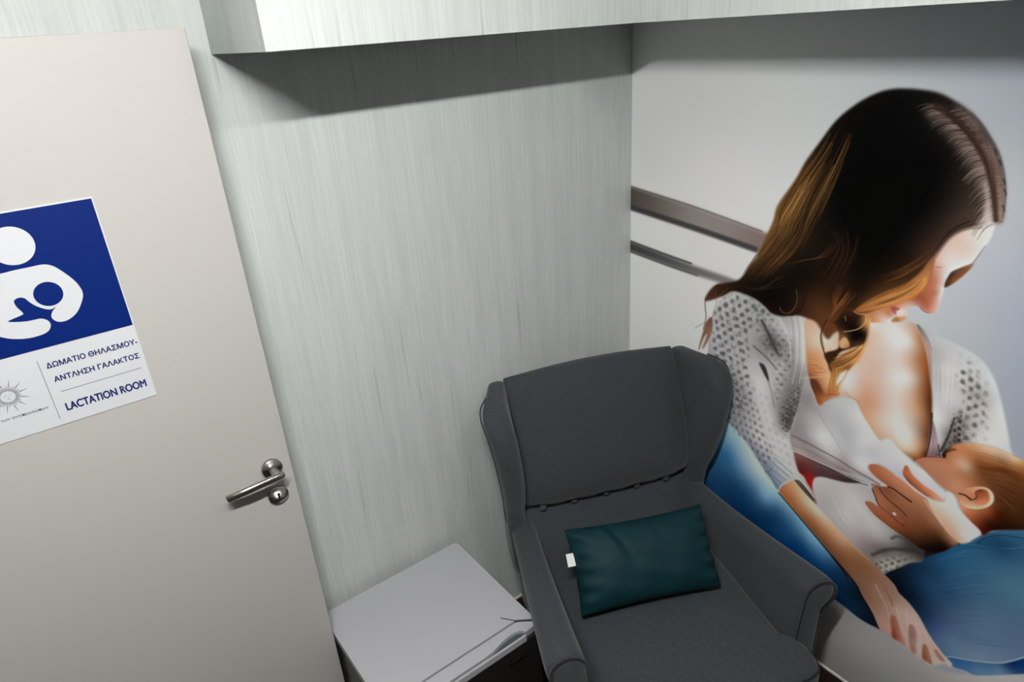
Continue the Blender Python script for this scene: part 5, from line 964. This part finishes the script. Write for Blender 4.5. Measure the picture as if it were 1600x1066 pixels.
('S',((1010.5,1842.2),(1025.8,1847.6),(1035.9,1851.2)),(66,53,51),2,0.6,0.5,0.7),
('S',((1079.2,1780),(1087.7,1782),(1093.4,1783.3)),(64,52,49),1.9,0.6,0.5,0.7),
('S',((1037.6,1820.6),(1049,1824),(1056.5,1826.3)),(65,53,50),1.9,0.6,0.5,0.7),
('S',((1075.3,1784.3),(1080.2,1785.4),(1083.5,1786.2)),(170,147,139),1.9,0.6,0.5,0.7),
('S',((1143.6,1626.2),(1147.3,1626.2),(1149.8,1626.2)),(62,50,47),1.9,0.6,0.5,0.7),
('F',((1094.1,1708.1),(1107.7,1694),(1119.3,1655.5),(1127.6,1624.3),(1132.7,1617),(1100.5,1606.2),(1090.4,1601),(1104.9,1620.4),(1108.1,1657.8)),((1105.8,1677.7,204,185,178),(1115.6,1638.7,236,219,210),(1106.6,1612.3,212,195,186),(1123.2,1619.5,247,240,233)),2.8,0.75,1.6,0),
('S',((963.2,1865.4),(1005.2,1842.5),(1044.9,1808.6),(1083,1761.7),(1109.7,1710.1),(1125.2,1664.5),(1135.7,1627.8)),(56,39,31),13.8,9.9,0.75,3.5),
('H',((982.7,1862.5),(1044.1,1812.4),(1096.5,1747.6),(1136.2,1625.9)),((996.8,1866.9),(1056.7,1820.9),(1105.2,1756.3),(1143,1635.2)),10,((116,90,73),(73,51,41)),1.9,0.5,48,0.7),
('S',((1039,1855.7),(1064.9,1832.8),(1092.8,1799),(1113.6,1768.7),(1131.1,1728.4),(1142.9,1683.1),(1148.1,1636)),(73,81,88),2.6,2.3,0.7,1.4),
('S',((1100.7,1781.1),(1104.7,1775.4),(1106.4,1770.2)),(42,44,49),3.4,2.6,0.8,1.1),
('S',((1113.9,1759.5),(1117.8,1753.8),(1119.6,1748.6)),(41,44,49),3.4,2.6,0.8,1.1),
('S',((1131.1,1719.1),(1135,1713.4),(1136.8,1708.1)),(41,43,48),3.4,2.6,0.8,1.1),
('S',((1137.6,1696.5),(1141.6,1690.8),(1143.4,1685.5)),(41,43,48),3.4,2.6,0.8,1.1),
('S',((1141.6,1661.5),(1145.6,1655.7),(1147.4,1650.4)),(40,43,48),3.4,2.6,0.8,1.1),
('H',((1126.3,1628.6),(1105.3,1610.8),(1067.6,1595.2),(1042.4,1560.8),(1026,1517.8)),((1101.7,1652.4),(1075.9,1631.2),(1046.1,1597.1),(1018.8,1556),(1004.4,1513)),26,((23,17,16),(52,40,35),(83,64,57)),2.4,0.55,49,0.7),
('S',((1111.5,1604.8),(1082.8,1596.6),(1064.5,1584.4),(1047.1,1564.7),(1035.9,1538.3),(1029.2,1515.4)),(142,100,90),3.8,3.8,0.5,2.9),
('F',((1025.2,1516.2),(1027.3,1490.2),(1024.2,1461.1),(1018.6,1437.3),(1007.9,1416.6),(990.8,1397.1),(967.1,1377),(941.8,1361.3),(897.7,1336.4),(867.1,1319.5),(850.4,1317.1),(861.3,1334.7),(887.1,1361.5),(921,1391.5),(959.3,1421.8),(984.6,1448),(1003.1,1475),(1015,1503)),((1023.2,1489.3,178,119,79),(1011.4,1445.1,232,157,91),(995.3,1421.4,210,134,70),(969,1401.1,201,125,63),(939.3,1376,212,135,73),(901.8,1351.6,206,131,71),(872.1,1330.6,183,113,57),(944.4,1401.2,132,80,39),(910.9,1375,145,88,44),(976,1429.5,125,77,41)),2.1,1,1.6,0),
('H',((1018,1456.3),(1008.7,1428.2),(984.5,1398.7),(944,1367.1),(897.2,1339.7),(857.2,1317.3)),((993.6,1463.1),(964,1429.7),(925.9,1399.6),(892.3,1369.9),(869.7,1346),(852.9,1323.2)),46,((247,176,107),(181,111,56),(247,200,131),(116,71,34),(73,44,23),(214,140,75)),2.1,0.5,50,0.8),
('H',((1023.3,1517.2),(1002.8,1490.7),(965.6,1453),(916.4,1417.4)),((1009.8,1529.7),(978.9,1494.7),(940.2,1459.9),(895.4,1429)),10,((179,117,65),(132,84,46),(72,48,28)),2.3,0.5,51,0.8),
('H',((869.2,1391.5),(848.7,1350.7),(820.7,1306.5),(797,1273.3)),((829.4,1388.1),(805.4,1338.6),(792.4,1305.5),(783,1269)),16,((114,72,40),(172,114,62),(60,37,21)),2.6,0.45,52,0.9),
('F',((779.5,1268),(803.9,1275.5),(826.4,1315.5),(846.1,1323),(867.1,1319.5),(893.1,1324.4),(899.5,1304.9),(901.3,1273),(900.3,1254.4),(895.2,1226.9),(882.2,1222.4),(856.9,1206.2),(828.5,1180.9),(814,1128.5),(799.5,1139),(786.3,1165.9),(822.9,1194.4),(821.5,1228.3),(814.4,1252.5),(801.5,1267.2)),((847.9,1310.9,65,40,24),(829.6,1294.4,42,25,16),(869.1,1306.4,60,37,21),(859.3,1281.5,32,19,13),(827.5,1260.4,50,32,22),(876.2,1261.2,13,8,5),(862.5,1238.2,16,10,7),(889.6,1261.9,29,19,10),(883.1,1303.4,183,128,77),(894.8,1292.7,239,179,116),(818.1,1177.2,57,34,19),(806.7,1153.6,67,41,22),(835.2,1232.9,150,100,63),(843.4,1201.5,43,27,16),(882.2,1222.4,120,78,43)),2.1,1,1.6,0),
('F',((824.2,1210.2),(828.9,1227),(838.3,1235.8),(850.3,1226.6),(854.4,1211),(833.1,1198.7)),((837.6,1216.6,247,197,148),(849.1,1211.1,212,150,101)),1.7,1,1.6,0),
('F',((802.3,1132.1),(820.8,1158.6),(845.6,1186.9),(870.2,1210.8),(894.1,1233.9),(899.8,1250.6),(896.8,1216.3),(888.3,1183.2),(871.8,1154.1),(855.4,1120.6),(846.1,1085.1),(843,1055.6),(830.1,1042.1),(812.2,1034.6),(812.7,1071.7),(813.7,1104.5)),((823.4,1140,141,88,44),(848.3,1168.7,189,127,69),(872.4,1196.4,222,155,88),(890.4,1214.1,247,181,113),(876.2,1171.2,238,169,99),(844,1124.1,224,156,85),(821.8,1099.6,218,145,78),(834.4,1064.2,228,154,87),(818.3,1045.4,209,121,75),(865.7,1148,152,97,52)),2.1,1,1.6,0),
('H',((798.1,1162.2),(827.9,1184.6),(863.5,1208.5),(894.5,1252.5)),((818.6,1122.3),(850.5,1153.9),(880.1,1191.6),(897.3,1235)),18,((76,46,25),(244,177,108),(150,98,53),(43,27,16)),2.2,0.5,53,0.9),
('H',((818.6,1122.3),(819.4,1090.6),(823.8,1059.9),(833.6,1043.5)),((875.7,1174.8),(854.9,1124.3),(845.6,1088.9),(843,1055.6)),18,((247,198,121),(157,100,53),(247,223,146),(118,74,40)),2,0.55,54,0.9),
('F',((834,1092.3),(841.1,1119),(860,1138),(856.5,1113.1),(845,1092.7),(838.2,1075.9)),((846.3,1109.1,247,247,242),),1.8,1,1.6,0),
('S',((860,1138),(853.7,1108.1),(842.1,1087.5),(836.8,1073.3)),(226,158,91),3,2,0.8,1.4),
('S',((886,1316.9),(887.4,1297.5),(874,1275.2),(855.4,1261.9),(832.5,1250.8)),(247,197,136),3.5,2.5,0.8,1.3),
('S',((899,1308.3),(898.8,1272.2),(895.2,1226.9),(883.4,1192.8),(857.3,1156.5),(825.1,1128.7)),(244,182,116),3.8,3.2,0.6,1.7),
('S',((851.8,1319.3),(867.6,1316),(893.4,1322.7)),(247,195,137),3.2,2.5,0.7,1.3),
('S',((829,1297.9),(833.8,1284.7)),(233,197,173),2.6,1.9,0.6,1.4),
('S',((779,1271.6),(768.9,1237.9),(769.4,1207.1),(781.2,1175.9),(796.1,1149.7),(813.3,1120.3)),(75,44,25),5.4,4.7,0.85,1.8),
('S',((784.8,1269.6),(773.5,1231.7),(775.8,1201.5),(784.8,1177.2)),(139,92,56),2,1.7,0.6,1.4),
('H',((740.8,1133.7),(763.6,1137.9),(788,1126.8),(804.4,1117)),((748,1079),(774.5,1085.2),(792.2,1096.2),(809.1,1110.7)),10,((192,126,76),(247,202,137),(154,96,55)),2.7,0.45,55,0.9),
('S',((722.9,1056.8),(756.5,1074.1),(785.8,1087.5),(804.8,1101),(808.8,1112.6)),(247,212,146),3,3.4,0.75,1.4),
('S',((809.1,1029.2),(822.4,1043),(837.1,1045),(846.8,1055.2)),(196,93,64),5.9,4.6,0.6,2.6),
('S',((434.2,1277),(399,1242.2),(356.1,1224),(350.7,1194),(357.2,1151.5),(349.2,1103.9)),(100,63,47),5.4,3.4,0.75,2.2),
('S',((409.5,1291.5),(389.3,1273.6),(388.8,1248),(396.2,1215.6),(385,1168.7),(379.6,1140.5)),(128,88,70),2.9,2,0.6,1.7),
('S',((387.2,1268.9),(398.6,1278.2),(415.8,1272.1),(434.8,1270.9)),(53,34,26),7.3,8.9,0.8,2.6),
('S',((381.5,1147.8),(347.7,1126.1),(313.3,1097)),(131,99,83),2.1,1.7,0.6,1.8),
('F',((381.7,1158.9),(362,1139.6),(351.7,1104.7),(341.5,1064.6),(332.9,1019.6),(338.8,1026.4),(353.9,1073.3),(365.5,1090.9),(349,1029.9),(363.3,1048.8),(385.6,1106.5)),((367.6,1132.3,126,83,64),(360.2,1093.7,135,92,73),(347.2,1057.3,153,112,93),(375.1,1098.6,164,121,102)),1.8,0.9,1.6,0),
('S',((674.5,1729.8),(661,1714.3),(652.4,1699.2)),(138,120,107),2.5,1.5,0.4,1.4),
('S',((584.4,1518.1),(560.3,1488.8),(534.1,1471.1),(547.2,1435.3)),(175,131,96),3,2.1,0.4,2.4)]

PW, PH, PS = 1740.0, 2083.0, 2.0
NU, NV = int(PW / PS) + 1, int(PH / PS) + 1
pic = np.full((NV, NU, 3), 200.0, np.float32)

def sp2(pts, per=6, closed=True):
    return np.array(spline(pts, per, closed))

def bbox(q, pad):
    u0 = max(int((q[:, 0].min() - pad) / PS), 0); u1 = min(int((q[:, 0].max() + pad) / PS) + 2, NU)
    v0 = max(int((q[:, 1].min() - pad) / PS), 0); v1 = min(int((q[:, 1].max() + pad) / PS) + 2, NV)
    return (u0, u1, v0, v1) if u1 > u0 and v1 > v0 else None

def blur(m, s):
    s = s / PS
    if s < 0.3: return m
    r = max(1, int(3 * s)); k = np.exp(-0.5 * (np.arange(-r, r + 1) / s) ** 2); k /= k.sum()
    for ax in (0, 1):
        p = np.pad(m, [(r, r) if a == ax else (0, 0) for a in (0, 1)], mode='edge')
        out = np.zeros_like(m)
        for i, w_ in enumerate(k):
            out += w_ * (p[i:i + m.shape[0]] if ax == 0 else p[:, i:i + m.shape[1]])
        m = out
    return m

def poly_mask(q, bb):
    u0, u1, v0, v1 = bb; SS = 3
    X0, Y0 = q[:, 0] / PS - u0 + 0.5, (q[:, 1] / PS - v0 + 0.5) * SS
    X1, Y1 = np.roll(X0, -1), np.roll(Y0, -1)
    H, Wd = (v1 - v0), (u1 - u0)
    m = np.zeros((H * SS, Wd), np.float32); cols = np.arange(Wd)
    for r in range(H * SS):
        y = r + 0.5
        hit = (Y0 <= y) != (Y1 <= y)
        if not hit.any(): continue
        xs = np.sort(X0[hit] + (y - Y0[hit]) / (Y1[hit] - Y0[hit]) * (X1[hit] - X0[hit]))
        for a, b in zip(xs[0::2], xs[1::2]):
            m[r] += np.clip(np.minimum(cols + 1, b) - np.maximum(cols, a), 0, 1)
    return np.clip(m.reshape(H, SS, Wd).mean(1), 0, 1)

def grid(bb):
    u0, u1, v0, v1 = bb
    return np.meshgrid(np.arange(u0, u1) * PS, np.arange(v0, v1) * PS)

def lay(bb, m, col):
    u0, u1, v0, v1 = bb
    p = pic[v0:v1, u0:u1]
    p += (col - p) * m[..., None]

def do_fill(pts, cols, soft, alpha, power, sharp):
    q = np.array(pts, float) if sharp else sp2(pts)
    bb = bbox(q, 3 * soft + 4)
    if bb is None: return
    m = blur(poly_mask(q, bb), soft) * alpha
    U, Vv = grid(bb)
    c = np.array(cols, float)
    n = len(c)
    if n < 4:
        w_ = [1.0 / ((U - u) ** 2 + (Vv - v) ** 2 + 40.0) for u, v in c[:, :2]]
        den = sum(w_)
        field = np.stack([sum(w_[i] * c[i, 2 + k] for i in range(n)) / den for k in range(3)], -1)
    else:                                   # smooth colour field through the swatches (multiquadric)
        R2 = (c[:, None, 0] - c[None, :, 0]) ** 2 + (c[:, None, 1] - c[None, :, 1]) ** 2
        nn = np.sqrt(np.sort(R2 + np.eye(n) * 1e9, 1)[:, 0]).mean()
        e2 = (0.5 * nn) ** 2 + 1.0
        Mq = np.zeros((n + 1, n + 1)); Mq[:n, :n] = -np.sqrt(R2 + e2) + np.eye(n) * 0.12 * nn; Mq[:n, n] = 1; Mq[n, :n] = 1
        wts = np.linalg.solve(Mq, np.vstack([c[:, 2:5], np.zeros((1, 3))]))
        field = np.zeros(U.shape + (3,), np.float32) + wts[n].astype(np.float32)
        for i in range(n):
            field += -np.sqrt((U - c[i, 0]) ** 2 + (Vv - c[i, 1]) ** 2 + e2)[..., None].astype(np.float32) * wts[i].astype(np.float32)
        field = np.clip(field, c[:, 2:5].min(0) - 3, c[:, 2:5].max(0) + 3)
    lay(bb, m, field.astype(np.float32))

def do_stroke(q, col, w0, w1, alpha, soft):
    wm = max(w0, w1)
    bb = bbox(q, wm / 2 + 2 * soft + 3)
    if bb is None: return
    U, Vv = grid(bb)
    best = np.full(U.shape, -1e9, np.float32)
    n = len(q) - 1
    for i in range(n):
        ax, ay = q[i]; bx, by = q[i + 1]
        dx, dy = bx - ax, by - ay; L = dx * dx + dy * dy
        if L < 1e-9: continue
        t = np.clip(((U - ax) * dx + (Vv - ay) * dy) / L, 0, 1)
        d = np.sqrt((U - ax - t * dx) ** 2 + (Vv - ay - t * dy) ** 2)
        best = np.maximum(best, (w0 + (w1 - w0) * (i + t) / n) / 2 - d)
    edge = max(soft, 0.6 * PS)
    m = np.clip(best / (2 * edge) + 0.5, 0, 1); m = m * m * (3 - 2 * m)
    lay(bb, (m * alpha).astype(np.float32), np.array(col, np.float32))

def resample(q, n=22):
    q = np.array(q, float); s = np.r_[0, np.cumsum(np.hypot(*np.diff(q, axis=0).T))]
    t = np.linspace(0, s[-1], n)
    return np.stack([np.interp(t, s, q[:, 0]), np.interp(t, s, q[:, 1])], 1)

def do_strands(ga, gb, n, cols, w_, alpha, seed, soft):
    rnd = np.random.RandomState(seed)
    A, B = resample(sp2(ga, 6, False)), resample(sp2(gb, 6, False))
    for k in range(n):
        f = rnd.rand(); f2 = np.clip(f + rnd.normal(0, 0.12), 0, 1)
        ft = np.linspace(f, f2, len(A))[:, None]
        q = A * (1 - ft) + B * ft
        a = rnd.rand() * 0.35; b = 1 - rnd.rand() * 0.35
        i0, i1 = int(a * (len(q) - 1)), int(b * (len(q) - 1)) + 1
        q = q[i0:i1]
        if len(q) < 3: continue
        h = len(q) // 2
        c = cols[rnd.randint(len(cols))]; ww = w_ * (0.5 + rnd.rand())
        do_stroke(q[:h + 1:1], c, ww * 0.4, ww, alpha, soft)
        do_stroke(q[h:], c, ww, ww * 0.25, alpha, soft)

def do_knit(pts, a, b, col, alpha, thr, seed, soft, jit):
    q = sp2(pts); bb = bbox(q, 8)
    if bb is None: return
    m = blur(poly_mask(q, bb), 5.0)
    U, Vv = grid(bb); c = q.mean(0)
    du, dv = U - c[0], Vv - c[1]
    rnd = np.random.RandomState(seed)
    for _ in range(3):
        k = rnd.normal(0, 0.035, 2); ph = rnd.rand(2) * 6.28
        du = du + jit * 5 * np.sin(k[0] * U + k[1] * Vv + ph[0]); dv = dv + jit * 5 * np.sin(k[1] * U - k[0] * Vv + ph[1])
    det = a[0] * b[1] - a[1] * b[0]
    s = (du * b[1] - dv * b[0]) / det; t = (a[0] * dv - a[1] * du) / det
    s = s + 0.5 * (np.round(t) % 2)
    si, ti = np.round(s).astype(int), np.round(t).astype(int)
    amp = ((np.sin(si * 12.9898 + ti * 78.233 + seed) * 43758.5453) % 1.0) * 0.6 + 0.55
    f = 0.5 + 0.25 * (np.cos(2 * np.pi * s) + np.cos(2 * np.pi * t))
    h = np.clip((f - thr) / (1 - thr) * 1.6, 0, 1) * np.clip(amp, 0, 1)
    gr = blur(rnd.rand(*U.shape).astype(np.float32), 3.2); gr = (gr - gr.mean()) / gr.std()
    h = np.clip(h * (1 + 0.35 * gr) + 0.10 * np.clip(gr, 0, 3), 0, 1)
    lay(bb, (m * blur(h.astype(np.float32), soft) * alpha).astype(np.float32), np.array(col, np.float32))
    lite = np.clip(0.16 * np.clip(-gr, 0, 3) * (1 - h), 0, 1) * m
    lay(bb, lite.astype(np.float32), np.array([235.0, 234.0, 232.0], np.float32))

for cmd in ART:
    k = cmd[0]
    if k == 'F': do_fill(*cmd[1:])
    elif k == 'S': do_stroke(sp2(cmd[1], 5, False) if len(cmd[1]) > 2 else np.array(cmd[1], float), *cmd[2:])
    elif k == 'H': do_strands(*cmd[1:])
    elif k == 'K': do_knit(*cmd[1:])

def to_linear(c):
    c = np.clip(c / 255.0, 0, 1)
    return np.where(c <= 0.04045, c / 12.92, ((c + 0.055) / 1.055) ** 2.4)

def print_mesh():
    me = bpy.data.meshes.new('photo_mural')
    uu, vv = np.meshgrid(np.arange(NU), np.arange(NV))
    co = np.stack([np.full(uu.size, 0.0), -uu.ravel() * PS / 1000 - 0.0004, vv.ravel() * PS / 1000 + 0.0005], 1)
    me.vertices.add(NU * NV); me.vertices.foreach_set('co', co.ravel())
    i = (np.arange(NV - 1)[:, None] * NU + np.arange(NU - 1)[None]).ravel()
    quads = np.stack([i, i + NU, i + NU + 1, i + 1], 1).astype(np.int32)
    nf = len(quads)
    me.loops.add(nf * 4); me.loops.foreach_set('vertex_index', quads.ravel())
    me.polygons.add(nf); me.polygons.foreach_set('loop_start', np.arange(0, nf * 4, 4, dtype=np.int32))
    me.polygons.foreach_set('loop_total', np.full(nf, 4, np.int32))
    me.update(calc_edges=True)
    at = me.color_attributes.new('print', 'FLOAT_COLOR', 'POINT')
    rgba = np.concatenate([to_linear(pic).reshape(-1, 3), np.ones((NU * NV, 1))], 1).astype(np.float32)
    at.data.foreach_set('color', rgba.ravel())
    return me
M_mural = new_mat('matt photo print', (0.5, 0.5, 0.5, 1), 0.8, 0, 0.04)
an = node(M_mural, 'ShaderNodeAttribute'); an.attribute_name = 'print'
link(M_mural, an.outputs['Color'], M_mural.node_tree.nodes['Principled BSDF'].inputs['Base Color'])
pm_ = print_mesh(); pm_.materials.append(M_mural)
mural = bpy.data.objects.new('photo_mural', pm_); C.objects.link(mural)
tag(mural, 'wall-sized printed photo of a woman in grey cardigan nursing a baby, behind the armchair', 'mural')
